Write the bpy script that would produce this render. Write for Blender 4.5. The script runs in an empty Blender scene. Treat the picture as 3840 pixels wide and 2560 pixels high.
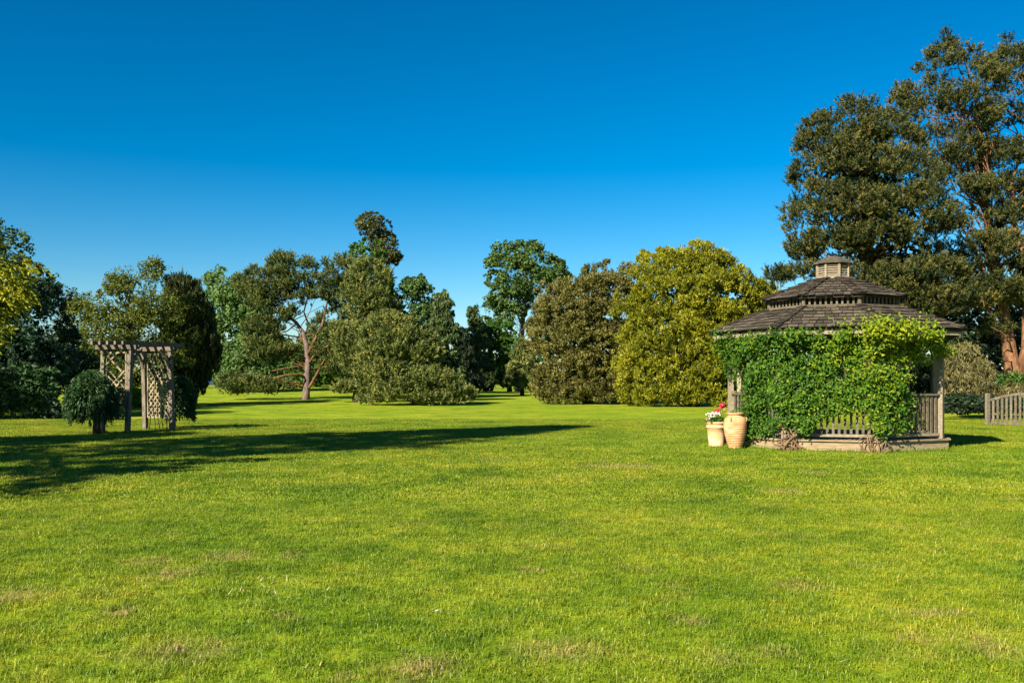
import bpy, math, random
import numpy as np
from mathutils import Vector, Matrix, noise as mnoise

# ------------------------------------------------------------------ camera, light, exposure
F = 3500.0          # focal length in photo pixels (3840 wide)
YH = 1436.0         # horizon row in the photo
EYE = 1.5
K = 3840.0 / 2352.0 # photo pixels per sketch pixel
scn = bpy.context.scene
cam_d = bpy.data.cameras.new('camera'); cam = bpy.data.objects.new('camera', cam_d)
scn.collection.objects.link(cam); scn.camera = cam
cam.location = (0, 0, EYE); cam.rotation_euler = (math.radians(90), 0, 0)
cam_d.sensor_width = 36.0; cam_d.lens = 36.0 * F / 3840.0
cam_d.shift_y = (YH - 1280.0) / 3840.0
cam_d.clip_start = 0.1; cam_d.clip_end = 9000.0
SUN_EL = math.radians(33.5)
SH = Vector((0.63, 0.777, 0)).normalized()            # direction shadows fall on the ground
w = bpy.data.worlds.new('World'); scn.world = w; w.use_nodes = True
nt = w.node_tree; nt.nodes.clear()
sky = nt.nodes.new('ShaderNodeTexSky'); sky.sky_type = 'NISHITA'; sky.sun_disc = False
sky.sun_elevation = SUN_EL
sky.sun_rotation = math.atan2(-SH.x, -SH.y)
sky.air_density = 1.0; sky.dust_density = 0.25; sky.ozone_density = 4.0; sky.altitude = 50
hs = nt.nodes.new('ShaderNodeHueSaturation'); hs.inputs['Saturation'].default_value = 1.34; hs.inputs['Hue'].default_value = 0.491
gm = nt.nodes.new('ShaderNodeGamma'); gm.inputs['Gamma'].default_value = 1.30
bg = nt.nodes.new('ShaderNodeBackground'); bg.inputs['Strength'].default_value = 0.0265
wo = nt.nodes.new('ShaderNodeOutputWorld')
nt.links.new(sky.outputs[0], gm.inputs['Color']); nt.links.new(gm.outputs[0], hs.inputs['Color'])
nt.links.new(hs.outputs[0], bg.inputs['Color']); nt.links.new(bg.outputs[0], wo.inputs['Surface'])
sl = bpy.data.lights.new('sun', 'SUN'); sl.energy = 5.0; sl.angle = math.radians(0.53); sl.color = (1.0, 0.90, 0.72)
so = bpy.data.objects.new('sun', sl); scn.collection.objects.link(so)
so.rotation_euler = Vector((SH.x * math.cos(SUN_EL), SH.y * math.cos(SUN_EL), -math.sin(SUN_EL))).to_track_quat('-Z', 'Y').to_euler()
scn.view_settings.view_transform = 'Standard'; scn.view_settings.look = 'None'
scn.view_settings.exposure = 1.5; scn.view_settings.gamma = 1.0
scn.view_settings.use_curve_mapping = False
scn.render.engine = 'CYCLES'
scn.cycles.max_bounces = 6; scn.cycles.diffuse_bounces = 3; scn.cycles.glossy_bounces = 2
scn.cycles.transmission_bounces = 4; scn.cycles.transparent_max_bounces = 4

R = random.Random(7)
rng = np.random.default_rng(11)
COL = scn.collection

# ------------------------------------------------------------------ helpers
def sm(t):
    t = min(1.0, max(0.0, t)); return t * t * (3 - 2 * t)
def ground_z(x, y):
    t = sm((y - 60) / 60.0)
    left = sm((2.0 - x) / 22.0)
    return t * (0.42 + 0.75 * left) + 0.10 * sm((y - 40) / 20.0) * 0
def at(dx, dy, D):
    """sketch pixel (2352 wide) and depth to a world point"""
    sx, sy = dx * K, dy * K
    return Vector(((sx - 1920) / F * D, D, EYE + (YH - sy) / F * D))
def link(o, parent=None):
    COL.objects.link(o)
    if parent is not None: o.parent = parent
    return o
def tag(o, label=None, cat=None, group=None, kind=None):
    if label: o['label'] = label
    if cat: o['category'] = cat
    if group: o['group'] = group
    if kind: o['kind'] = kind
    return o
def thing(name, label, cat, loc=(0, 0, 0), group=None):
    o = bpy.data.objects.new(name, None); o.location = loc; o.empty_display_size = 0.2
    return tag(link(o), label, cat, group)
def mesh_obj(name, verts, faces, mat, parent=None, smooth=False, end=None):
    """verts in world coordinates; stored relative to the parent's location"""
    me = bpy.data.meshes.new(name)
    off = Vector((0, 0, 0)); p = parent
    while p is not None: off += p.location; p = p.parent
    me.from_pydata([tuple(Vector(v) - off) for v in verts], [], faces)
    me.materials.append(mat)
    if end is not None:
        me.materials.append(end[0])
        for i in end[1]: me.polygons[i].material_index = 1
    if smooth:
        me.polygons.foreach_set('use_smooth', [True] * len(me.polygons))
    me.update()
    return link(bpy.data.objects.new(name, me), parent)
def np_mesh(name, V, n_per, mat, parent=None, tone=None, off=None, smooth=False):
    """V: (n, n_per, 3) polygons without shared vertices"""
    n = V.shape[0]
    if off is None:
        off = np.zeros(3); p = parent
        while p is not None: off = off + np.array(p.location); p = p.parent
    co = (V.reshape(-1, 3) - off).astype(np.float32)
    me = bpy.data.meshes.new(name)
    me.vertices.add(len(co)); me.vertices.foreach_set('co', co.ravel())
    me.loops.add(len(co)); me.loops.foreach_set('vertex_index', np.arange(len(co), dtype=np.int32))
    me.polygons.add(n); me.polygons.foreach_set('loop_start', np.arange(0, n * n_per, n_per, dtype=np.int32))
    me.polygons.foreach_set('loop_total', np.full(n, n_per, dtype=np.int32))
    if tone is not None:
        a = me.attributes.new('tone', 'FLOAT', 'POINT')
        a.data.foreach_set('value', np.repeat(tone, n_per).astype(np.float32))
    me.materials.append(mat); me.update(calc_edges=True)
    o = bpy.data.objects.new(name, me)
    return link(o, parent)
class MB:
    def __init__(s): s.v = []; s.f = []
    def add(s, v, f):
        b = len(s.v); s.v += [Vector(p) for p in v]; s.f += [tuple(i + b for i in q) for q in f]
    def beam(s, a, b, wd, ht, up=(0, 0, 1), taper=1.0, bev=0.0):
        a, b, up = Vector(a), Vector(b), Vector(up)
        d = (b - a).normalized(); sd = d.cross(up).normalized(); u = sd.cross(d).normalized()
        vs = []
        for p, k in ((a, 1.0), (b, taper)):
            for (i, j) in ((-1, -1), (1, -1), (1, 1), (-1, 1)):
                vs.append(p + sd * (wd / 2 * i * k) + u * (ht / 2 * j * k))
        s.add(vs, [(3, 2, 1, 0), (4, 5, 6, 7), (0, 1, 5, 4), (1, 2, 6, 5), (2, 3, 7, 6), (3, 0, 4, 7)])
    def tube(s, pts, rad, n=7, cap=True):
        pts = [Vector(p) for p in pts]; b = len(s.v); m = len(pts)
        ref = Vector((0.31, 0.17, 0.93))
        for i, p in enumerate(pts):
            d = (pts[min(i + 1, m - 1)] - pts[max(i - 1, 0)]).normalized()
            x = d.cross(ref)
            if x.length < 0.1: x = d.cross(Vector((1, 0, 0)))
            x.normalize(); y = d.cross(x)
            for k in range(n):
                a = 2 * math.pi * k / n
                s.v.append(p + (x * math.cos(a) + y * math.sin(a)) * rad[i])
        for i in range(m - 1):
            for k in range(n):
                k2 = (k + 1) % n
                s.f.append((b + i * n + k, b + i * n + k2, b + (i + 1) * n + k2, b + (i + 1) * n + k))
        if cap:
            s.f.append(tuple(b + k for k in range(n))[::-1]); s.f.append(tuple(b + (m - 1) * n + k for k in range(n)))
    def lathe(s, c, prof, n=32):
        b = len(s.v); c = Vector(c)
        for (r, z) in prof:
            for k in range(n):
                a = 2 * math.pi * k / n; s.v.append(c + Vector((r * math.cos(a), r * math.sin(a), z)))
        for i in range(len(prof) - 1):
            for k in range(n):
                k2 = (k + 1) % n
                s.f.append((b + i * n + k, b + i * n + k2, b + (i + 1) * n + k2, b + (i + 1) * n + k))
        s.f.append(tuple(b + (len(prof) - 1) * n + k for k in range(n)))
    def build(s, name, mat, parent=None, smooth=False):
        return mesh_obj(name, s.v, s.f, mat, parent, smooth)
def one_beam(name, a, b, wd, ht, mat, parent, up=(0, 0, 1)):
    m = MB(); m.beam(a, b, wd, ht, up); return m.build(name, mat, parent)

# ------------------------------------------------------------------ materials
def new_mat(name):
    m = bpy.data.materials.new(name); m.use_nodes = True; m.node_tree.nodes.clear(); return m, m.node_tree.nodes, m.node_tree.links
def nd(N, t, **kw):
    n = N.new(t)
    for k, v in kw.items():
        if k in n.inputs: n.inputs[k].default_value = v
        else: setattr(n, k, v)
    return n
ALB = 0.78     # overall albedo trim
def ramp(N, stops, k=1.0):
    r = N.new('ShaderNodeValToRGB'); e = r.color_ramp.elements
    while len(e) < len(stops): e.new(0.5)
    for i, (p, c) in enumerate(stops): e[i].position = p; e[i].color = (c[0] * k, c[1] * k, c[2] * k, 1)
    return r
def leaf_mat(name, dark, mid, light, trans=0.3, rough=0.55, spec=0.25):
    m, N, L = new_mat(name)
    at_ = nd(N, 'ShaderNodeAttribute', attribute_name='tone')
    r = ramp(N, [(0.12, dark), (0.5, mid), (0.9, light)], ALB)
    p = nd(N, 'ShaderNodeBsdfPrincipled', Roughness=rough); p.inputs['Specular IOR Level'].default_value = spec
    t = nd(N, 'ShaderNodeBsdfTranslucent'); mx = nd(N, 'ShaderNodeMixShader'); mx.inputs[0].default_value = trans
    o = nd(N, 'ShaderNodeOutputMaterial')
    mul = nd(N, 'ShaderNodeMix', data_type='RGBA', blend_type='MULTIPLY'); mul.inputs[0].default_value = 1.0
    mul.inputs[7].default_value = (1.1, 1.15, 0.55, 1)
    L.new(at_.outputs['Fac'], r.inputs[0]); L.new(r.outputs[0], p.inputs['Base Color'])
    L.new(r.outputs[0], mul.inputs[6]); L.new(mul.outputs[2], t.inputs['Color'])
    L.new(p.outputs[0], mx.inputs[1]); L.new(t.outputs[0], mx.inputs[2]); L.new(mx.outputs[0], o.inputs['Surface'])
    return m
def rough_mat(name, c1, c2, scale=3.0, stretch=(1, 1, 1), rough=0.85, bump=0.4, bdist=0.01, rnd=0.0, c3=None, spec=0.2):
    """noise between two colours in object space, brightness varied per object by rnd"""
    m, N, L = new_mat(name)
    g = nd(N, 'ShaderNodeNewGeometry'); mp = nd(N, 'ShaderNodeMapping'); mp.inputs['Scale'].default_value = stretch
    oi = nd(N, 'ShaderNodeObjectInfo')
    add = nd(N, 'ShaderNodeVectorMath', operation='ADD'); sc = nd(N, 'ShaderNodeVectorMath', operation='SCALE')
    L.new(oi.outputs['Random'], sc.inputs['Scale']); sc.inputs[0].default_value = (31, 17, 23)
    L.new(g.outputs['Position'], add.inputs[0]); L.new(sc.outputs[0], add.inputs[1]); L.new(add.outputs[0], mp.inputs['Vector'])
    n1 = nd(N, 'ShaderNodeTexNoise', Scale=scale, Detail=8.0, Roughness=0.65); L.new(mp.outputs[0], n1.inputs['Vector'])
    st = [(0.3, c1), (0.7, c2)] if c3 is None else [(0.28, c1), (0.52, c2), (0.72, c3)]
    r = ramp(N, st, ALB); L.new(n1.outputs['Fac'], r.inputs[0])
    ma = nd(N, 'ShaderNodeMapRange'); ma.inputs['To Min'].default_value = 1 - rnd; ma.inputs['To Max'].default_value = 1 + rnd
    L.new(oi.outputs['Random'], ma.inputs['Value'])
    mu = nd(N, 'ShaderNodeVectorMath', operation='SCALE'); L.new(r.outputs[0], mu.inputs[0]); L.new(ma.outputs[0], mu.inputs['Scale'])
    p = nd(N, 'ShaderNodeBsdfPrincipled', Roughness=rough); p.inputs['Specular IOR Level'].default_value = spec
    L.new(mu.outputs[0], p.inputs['Base Color'])
    b = nd(N, 'ShaderNodeBump', Strength=bump, Distance=bdist); L.new(n1.outputs['Fac'], b.inputs['Height']); L.new(b.outputs[0], p.inputs['Normal'])
    o = nd(N, 'ShaderNodeOutputMaterial'); L.new(p.outputs[0], o.inputs['Surface'])
    return m

# dry patches of the lawn: (x, y, rx, ry) in metres from photo pixels
DRY = []
for sx, sy, wx, wy in [(870, 2090, 90, 16), (640, 2155, 75, 22), (560, 2105, 90, 14), (435, 2300, 60, 20), (2080, 2440, 150, 36), (1570, 2510, 140, 44),
                       (3700, 2425, 90, 40), (3060, 1775, 40, 7), (700, 2440, 160, 40), (2590, 2330, 60, 18), (1990, 2140, 50, 8), (60, 2240, 90, 26), (2930, 1845, 70, 8),
                       (3500, 2300, 120, 14), (1090, 2085, 40, 9), (3450, 2400, 70, 20), (1300, 2545, 50, 14), (2330, 1750, 120, 9), (3000, 2200, 90, 14)]:
    d = EYE * F / (sy - YH); d2 = EYE * F / (sy - wy - YH)
    DRY.append(((sx - 1920) / F * d, d, wx / F * d, max(0.05, d2 - d)))
def lawn_colour(N, L, blades):
    """shared colour network in world space: returns colour socket"""
    g = nd(N, 'ShaderNodeNewGeometry'); pos = g.outputs['Position']
    flat = nd(N, 'ShaderNodeVectorMath', operation='MULTIPLY'); L.new(pos, flat.inputs[0]); flat.inputs[1].default_value = (1, 1, 0)
    n1 = nd(N, 'ShaderNodeTexNoise', Scale=0.55, Detail=6.0, Roughness=0.62); L.new(flat.outputs[0], n1.inputs['Vector'])
    n2 = nd(N, 'ShaderNodeTexNoise', Scale=3.2, Detail=5.0, Roughness=0.6); L.new(flat.outputs[0], n2.inputs['Vector'])
    nb = nd(N, 'ShaderNodeTexNoise', Scale=0.09, Detail=3.0, Roughness=0.5); L.new(flat.outputs[0], nb.inputs['Vector'])
    n0 = nd(N, 'ShaderNodeTexNoise', Scale=7.0, Detail=4.0, Roughness=0.7); L.new(flat.outputs[0], n0.inputs['Vector'])
    r1 = ramp(N, [(0.28, (0.080, 0.150, 0.004)), (0.42, (0.165, 0.248, 0.007)), (0.57, (0.255, 0.318, 0.014)), (0.74, (0.350, 0.345, 0.030))], ALB); L.new(n1.outputs['Fac'], r1.inputs[0])
    r2 = ramp(N, [(0.30, (0.60, 0.72, 0.65)), (0.50, (1, 1, 1)), (0.70, (1.36, 1.14, 1.4))]); L.new(n2.outputs['Fac'], r2.inputs[0])
    mu = nd(N, 'ShaderNodeMix', data_type='RGBA', blend_type='MULTIPLY'); mu.inputs[0].default_value = 1
    L.new(r1.outputs[0], mu.inputs[6]); L.new(r2.outputs[0], mu.inputs[7])
    rb = ramp(N, [(0.35, (0.84, 0.97, 0.8)), (0.65, (1.16, 1.06, 1.0))]); L.new(nb.outputs['Fac'], rb.inputs[0])
    mu2 = nd(N, 'ShaderNodeMix', data_type='RGBA', blend_type='MULTIPLY'); mu2.inputs[0].default_value = 1
    L.new(mu.outputs[2], mu2.inputs[6]); L.new(rb.outputs[0], mu2.inputs[7])
    # dry patches
    fac = None
    for (x, y, rx, ry) in DRY:
        s1 = nd(N, 'ShaderNodeVectorMath', operation='SUBTRACT'); L.new(flat.outputs[0], s1.inputs[0]); s1.inputs[1].default_value = (x, y, 0)
        s2 = nd(N, 'ShaderNodeVectorMath', operation='DIVIDE'); L.new(s1.outputs[0], s2.inputs[0]); s2.inputs[1].default_value = (rx, ry, 1)
        ln = nd(N, 'ShaderNodeVectorMath', operation='LENGTH'); L.new(s2.outputs[0], ln.inputs[0])
        mr = nd(N, 'ShaderNodeMapRange'); mr.inputs['From Min'].default_value = 0.2; mr.inputs['From Max'].default_value = 1.7
        mr.inputs['To Min'].default_value = 1; mr.inputs['To Max'].default_value = 0; L.new(ln.outputs['Value'], mr.inputs['Value'])
        if fac is None: fac = mr.outputs[0]
        else:
            mx = nd(N, 'ShaderNodeMath', operation='MAXIMUM'); L.new(fac, mx.inputs[0]); L.new(mr.outputs[0], mx.inputs[1]); fac = mx.outputs[0]
    ns = nd(N, 'ShaderNodeMath', operation='MULTIPLY_ADD'); L.new(n0.outputs['Fac'], ns.inputs[0]); ns.inputs[1].default_value = 3.2; ns.inputs[2].default_value = -1.12
    fm = nd(N, 'ShaderNodeMath', operation='MULTIPLY', use_clamp=True); L.new(fac, fm.inputs[0]); L.new(ns.outputs[0], fm.inputs[1])
    dn = nd(N, 'ShaderNodeTexNoise', Scale=1.3, Detail=5.0, Roughness=0.6); 
    off = nd(N, 'ShaderNodeVectorMath', operation='ADD'); L.new(flat.outputs[0], off.inputs[0]); off.inputs[1].default_value = (40, 9, 3); L.new(off.outputs[0], dn.inputs['Vector'])
    dr = nd(N, 'ShaderNodeMapRange'); dr.inputs['From Min'].default_value = 0.60; dr.inputs['From Max'].default_value = 0.78; dr.inputs['To Max'].default_value = 0.55; L.new(dn.outputs['Fac'], dr.inputs['Value'])
    fx = nd(N, 'ShaderNodeMath', operation='MAXIMUM'); L.new(fm.outputs[0], fx.inputs[0]); L.new(dr.outputs[0], fx.inputs[1])
    mix = nd(N, 'ShaderNodeMix', data_type='RGBA'); L.new(fx.outputs[0], mix.inputs[0]); L.new(mu2.outputs[2], mix.inputs[6])
    mix.inputs[7].default_value = (0.33, 0.245, 0.085, 1) if blades else (0.20, 0.135, 0.055, 1)
    return mix.outputs[2], flat.outputs[0]
def make_lawn_mat():
    m, N, L = new_mat('lawn_turf')
    c, flat = lawn_colour(N, L, False)
    n3 = nd(N, 'ShaderNodeTexNoise', Scale=26.0, Detail=5.0, Roughness=0.7); L.new(flat, n3.inputs['Vector'])
    r3 = ramp(N, [(0.33, (0.62, 0.66, 0.6)), (0.6, (1.12, 1.1, 1.1))]); L.new(n3.outputs['Fac'], r3.inputs[0])
    mu = nd(N, 'ShaderNodeMix', data_type='RGBA', blend_type='MULTIPLY'); mu.inputs[0].default_value = 1; L.new(c, mu.inputs[6]); L.new(r3.outputs[0], mu.inputs[7])
    n4 = nd(N, 'ShaderNodeTexNoise', Scale=5.0, Detail=8.0, Roughness=0.7); L.new(flat, n4.inputs['Vector'])
    b = nd(N, 'ShaderNodeBump', Strength=0.8, Distance=0.05); L.new(n4.outputs['Fac'], b.inputs['Height'])
    p = nd(N, 'ShaderNodeBsdfPrincipled', Roughness=0.9); p.inputs['Specular IOR Level'].default_value = 0.1
    L.new(mu.outputs[2], p.inputs['Base Color']); L.new(b.outputs[0], p.inputs['Normal'])
    o = nd(N, 'ShaderNodeOutputMaterial'); L.new(p.outputs[0], o.inputs['Surface']); return m
def make_blade_mat():
    m, N, L = new_mat('grass_blade')
    c, flat = lawn_colour(N, L, True)
    a = nd(N, 'ShaderNodeAttribute', attribute_name='tone')
    r = ramp(N, [(0.0, (0.68, 0.86, 0.7)), (0.5, (1.0, 1.03, 0.9)), (0.90, (1.3, 1.2, 1.2)), (0.985, (2.1, 1.6, 5.0))]); L.new(a.outputs['Fac'], r.inputs[0])
    mu = nd(N, 'ShaderNodeMix', data_type='RGBA', blend_type='MULTIPLY'); mu.inputs[0].default_value = 1; L.new(c, mu.inputs[6]); L.new(r.outputs[0], mu.inputs[7])
    p = nd(N, 'ShaderNodeBsdfPrincipled', Roughness=0.5); p.inputs['Specular IOR Level'].default_value = 0.3
    t = nd(N, 'ShaderNodeBsdfTranslucent'); mx = nd(N, 'ShaderNodeMixShader'); mx.inputs[0].default_value = 0.35
    L.new(mu.outputs[2], p.inputs['Base Color']); L.new(mu.outputs[2], t.inputs['Color'])
    o = nd(N, 'ShaderNodeOutputMaterial'); L.new(p.outputs[0], mx.inputs[1]); L.new(t.outputs[0], mx.inputs[2]); L.new(mx.outputs[0], o.inputs['Surface']); return m

M = {}
M['lawn'] = make_lawn_mat(); M['blade'] = make_blade_mat()
M['wood'] = rough_mat('weathered_wood', (0.075, 0.062, 0.042), (0.20, 0.168, 0.118), 14, (1, 1, 1), bump=0.5, rnd=0.22)
M['wood_pale'] = rough_mat('pale_weathered_wood', (0.18, 0.145, 0.10), (0.38, 0.32, 0.225), 14, (1, 1, 2), bump=0.4, rnd=0.12)
M['board'] = rough_mat('deck_board_wood', (0.22, 0.16, 0.085), (0.42, 0.32, 0.20), 5, (1, 1, 7), bump=0.4, rnd=0.15)
M['shingle'] = rough_mat('cedar_shingle', (0.032, 0.026, 0.019), (0.095, 0.078, 0.056), 16, (1, 1, 1), bump=1.0, bdist=0.015, rnd=0.5, c3=(0.185, 0.155, 0.112))
M['butt'] = rough_mat('shingle_butt', (0.008, 0.007, 0.005), (0.03, 0.025, 0.018), 9)
M['hip'] = rough_mat('cedar_hip_cap', (0.016, 0.013, 0.010), (0.045, 0.036, 0.027), 14, bump=0.8, rnd=0.45, c3=(0.11, 0.095, 0.07))
M['dark'] = rough_mat('roof_underside', (0.035, 0.028, 0.02), (0.06, 0.05, 0.035), 5)
M['arbor'] = rough_mat('arbor_wood', (0.085, 0.068, 0.052), (0.23, 0.19, 0.145), 9, (1, 1, 0.6), rnd=0.2)
M['lattice'] = rough_mat('lattice_wood', (0.21, 0.165, 0.105), (0.37, 0.31, 0.195), 9, rnd=0.2)
M['pine_bark'] = rough_mat('orange_pine_bark', (0.060, 0.028, 0.016), (0.22, 0.105, 0.052), 6, (1, 1, 0.45), bump=1, bdist=0.06, c3=(0.35, 0.20, 0.12))
M['grey_bark'] = rough_mat('grey_pink_bark', (0.07, 0.050, 0.040), (0.26, 0.195, 0.16), 7, (1, 1, 0.4), bump=1, bdist=0.04)
M['dark_bark'] = rough_mat('dark_bark', (0.03, 0.022, 0.016), (0.09, 0.065, 0.045), 5, bump=1, bdist=0.03)
M['stem'] = rough_mat('vine_stem', (0.10, 0.062, 0.034), (0.30, 0.20, 0.115), 20, rnd=0.2)
M['pot'] = rough_mat('pale_terracotta', (0.56, 0.30, 0.14), (0.70, 0.44, 0.235), 3.5, bump=0.15, c3=(0.80, 0.59, 0.38))
M['jar'] = rough_mat('banded_terracotta', (0.42, 0.19, 0.08), (0.60, 0.335, 0.165), 4, (1, 1, 3), bump=0.2, c3=(0.74, 0.54, 0.32))
M['soil'] = rough_mat('soil', (0.02, 0.014, 0.01), (0.05, 0.035, 0.02), 20)

# ------------------------------------------------------------------ ground
def build_ground():
    xs = sorted(set([-4000, -1500, -600, -300, -180] + [x for x in range(-120, 121, 6)] + [180, 300, 600, 1500, 4000]))
    ys = sorted(set([-60, -30, -10, 0, 10, 20, 30, 40] + [y for y in range(46, 151, 4)] + [180, 240, 400, 900, 2000, 5000]))
    v = [(x, y, ground_z(x, y)) for y in ys for x in xs]; n = len(xs)
    f = [(j * n + i, j * n + i + 1, (j + 1) * n + i + 1, (j + 1) * n + i) for j in range(len(ys) - 1) for i in range(n - 1)]
    o = mesh_obj('lawn', v, f, M['lawn'], None, True); tag(o, 'sunlit mown lawn with dry patches', None, None, 'structure')
build_ground()

def blade_tile(seed, n, size, h, wd):
    g = np.random.default_rng(seed)
    base = np.stack([g.uniform(-size / 2, size / 2, n), g.uniform(-size / 2, size / 2, n), np.zeros(n)], 1)
    # clumping
    cl = g.uniform(-size / 2, size / 2, (n // 60, 2)); idx = g.integers(0, len(cl), n)
    k = g.random(n) < 0.45
    base[k, :2] = cl[idx[k]] + g.normal(0, 0.025, (k.sum(), 2))
    a = g.uniform(0, 2 * np.pi, n); lean = np.abs(g.normal(0.8, 0.5, n)); hh = h * np.clip(g.lognormal(-0.1, 0.35, n), 0.3, 2.2)
    d = np.stack([np.cos(a), np.sin(a), np.zeros(n)], 1); a2 = a + np.pi / 2 + g.normal(0, 0.5, n)
    s = np.stack([np.cos(a2), np.sin(a2), np.zeros(n)], 1) * (wd * g.uniform(0.6, 1.3, n))[:, None]
    mid = base + d * (hh * lean * 0.35)[:, None] + np.array([0, 0, 1]) * (hh * 0.6)[:, None]
    tip = base + d * (hh * lean * 1.1)[:, None] + np.array([0, 0, 1]) * (hh * np.clip(1.05 - lean * 0.35, 0.35, 1))[:, None]
    Q = np.stack([base - s / 2, base + s / 2, mid + s * 0.42, mid - s * 0.42], 1)
    T = np.stack([mid - s * 0.42, mid + s * 0.42, tip, tip], 1)
    V = np.concatenate([Q, T], 0); tn = g.random(n); tone = np.concatenate([tn, tn])
    return V, tone
def build_grass():
    near = [blade_tile(100 + i, 5200, 1.0, 0.032, 0.0042) for i in range(4)]
    far = [blade_tile(200 + i, 2600, 1.0, 0.034, 0.0085) for i in range(3)]
    pts, cls, rot = [], [], []
    y = 3.6
    while y < 38:
        hw = y * 0.56 + 1.2
        x = -hw
        while x < hw:
            inside = (Vector((x, y)) - Vector((GX, GY))).length < 2.4
            if not inside:
                pts.append((x + R.uniform(-.05, .05), y, ground_z(x, y) - 0.002)); cls.append(0 if y < 11.5 else 1); rot.append(R.random() * 6.283)
            x += 0.86
        y += 0.86
    tiles = near + far; npt = len(pts)
    VV = np.concatenate([t[0] for t in tiles]); TT = np.concatenate([t[1] for t in tiles]); ID = np.concatenate([np.full(len(t[0]) * 4, i + 1) for i, t in enumerate(tiles)])
    nq = len(VV); co = np.concatenate([np.array(pts), VV.reshape(-1, 3)]).astype(np.float32)
    me = bpy.data.meshes.new('grass'); me.vertices.add(len(co)); me.vertices.foreach_set('co', co.ravel())
    me.loops.add(nq * 4); me.loops.foreach_set('vertex_index', np.arange(npt, npt + nq * 4, dtype=np.int32))
    me.polygons.add(nq); me.polygons.foreach_set('loop_start', np.arange(0, nq * 4, 4, dtype=np.int32)); me.polygons.foreach_set('loop_total', np.full(nq, 4, dtype=np.int32))
    for nm, ty, vals in (('tile', 'INT', np.concatenate([np.zeros(npt), ID])), ('cls', 'INT', np.concatenate([cls, -np.ones(nq * 4)])), ('rot', 'FLOAT', np.concatenate([rot, np.zeros(nq * 4)])), ('tone', 'FLOAT', np.concatenate([np.zeros(npt), np.repeat(TT, 4)]))):
        a = me.attributes.new(nm, ty, 'POINT'); a.data.foreach_set('value', vals.astype(np.int32 if ty == 'INT' else np.float32))
    me.materials.append(M['blade']); me.update(calc_edges=True)
    o = link(bpy.data.objects.new('grass', me)); tag(o, 'short mown grass blades of the lawn', 'grass', None, 'stuff')
    g = bpy.data.node_groups.new('grass_scatter', 'GeometryNodeTree')
    g.interface.new_socket('Geometry', in_out='INPUT', socket_type='NodeSocketGeometry'); g.interface.new_socket('Geometry', in_out='OUTPUT', socket_type='NodeSocketGeometry')
    N, L = g.nodes, g.links
    gi = N.new('NodeGroupInput'); go = N.new('NodeGroupOutput'); jo = N.new('GeometryNodeJoinGeometry')
    def attr(nm, ty):
        q = N.new('GeometryNodeInputNamedAttribute'); q.data_type = ty; q.inputs[0].default_value = nm; return q.outputs['Attribute']
    def sel(sock, val):
        c = N.new('FunctionNodeCompare'); c.data_type = 'INT'; c.operation = 'EQUAL'; L.new(sock, c.inputs[2]); c.inputs[3].default_value = val
        sg = N.new('GeometryNodeSeparateGeometry'); sg.domain = 'POINT'; L.new(gi.outputs[0], sg.inputs[0]); L.new(c.outputs[0], sg.inputs[1]); return sg.outputs[0]
    ta, ca = attr('tile', 'INT'), attr('cls', 'INT')
    cx = N.new('ShaderNodeCombineXYZ'); L.new(attr('rot', 'FLOAT'), cx.inputs['Z'])
    k = 1
    for ci, ts in ((0, near), (1, far)):
        ji = N.new('GeometryNodeGeometryToInstance')
        for t in ts:
            L.new(sel(ta, k), ji.inputs[0]); k += 1
        ip = N.new('GeometryNodeInstanceOnPoints'); ip.inputs['Pick Instance'].default_value = True
        L.new(sel(ca, ci), ip.inputs['Points']); L.new(ji.outputs[0], ip.inputs['Instance']); L.new(cx.outputs[0], ip.inputs['Rotation'])
        L.new(ip.outputs[0], jo.inputs[0])
    L.new(jo.outputs[0], go.inputs[0])
    md = o.modifiers.new('scatter', 'NODES'); md.node_group = g
GX, GY = 7.78, 22.63
build_grass()

# ------------------------------------------------------------------ foliage engine
def unit(a): return a / np.maximum(np.linalg.norm(a, axis=-1, keepdims=True), 1e-9)
def in_poly(px, py, poly):
    c = np.zeros(len(px), bool); n = len(poly)
    for i in range(n):
        x1, y1 = poly[i]; x2, y2 = poly[(i + 1) % n]
        if y1 == y2: continue
        k = ((y1 > py) != (y2 > py)) & (px < (x2 - x1) * (py - y1) / (y2 - y1) + x1); c ^= k
    return c
def edge_dist(px, py, poly):
    d = np.full(len(px), 1e9); n = len(poly)
    for i in range(n):
        a = np.array(poly[i]); b = np.array(poly[(i + 1) % n]); ab = b - a; l2 = max((ab ** 2).sum(), 1e-9)
        t = np.clip(((px - a[0]) * ab[0] + (py - a[1]) * ab[1]) / l2, 0, 1)
        d = np.minimum(d, np.hypot(px - a[0] - t * ab[0], py - a[1] - t * ab[1]))
    return d
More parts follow.
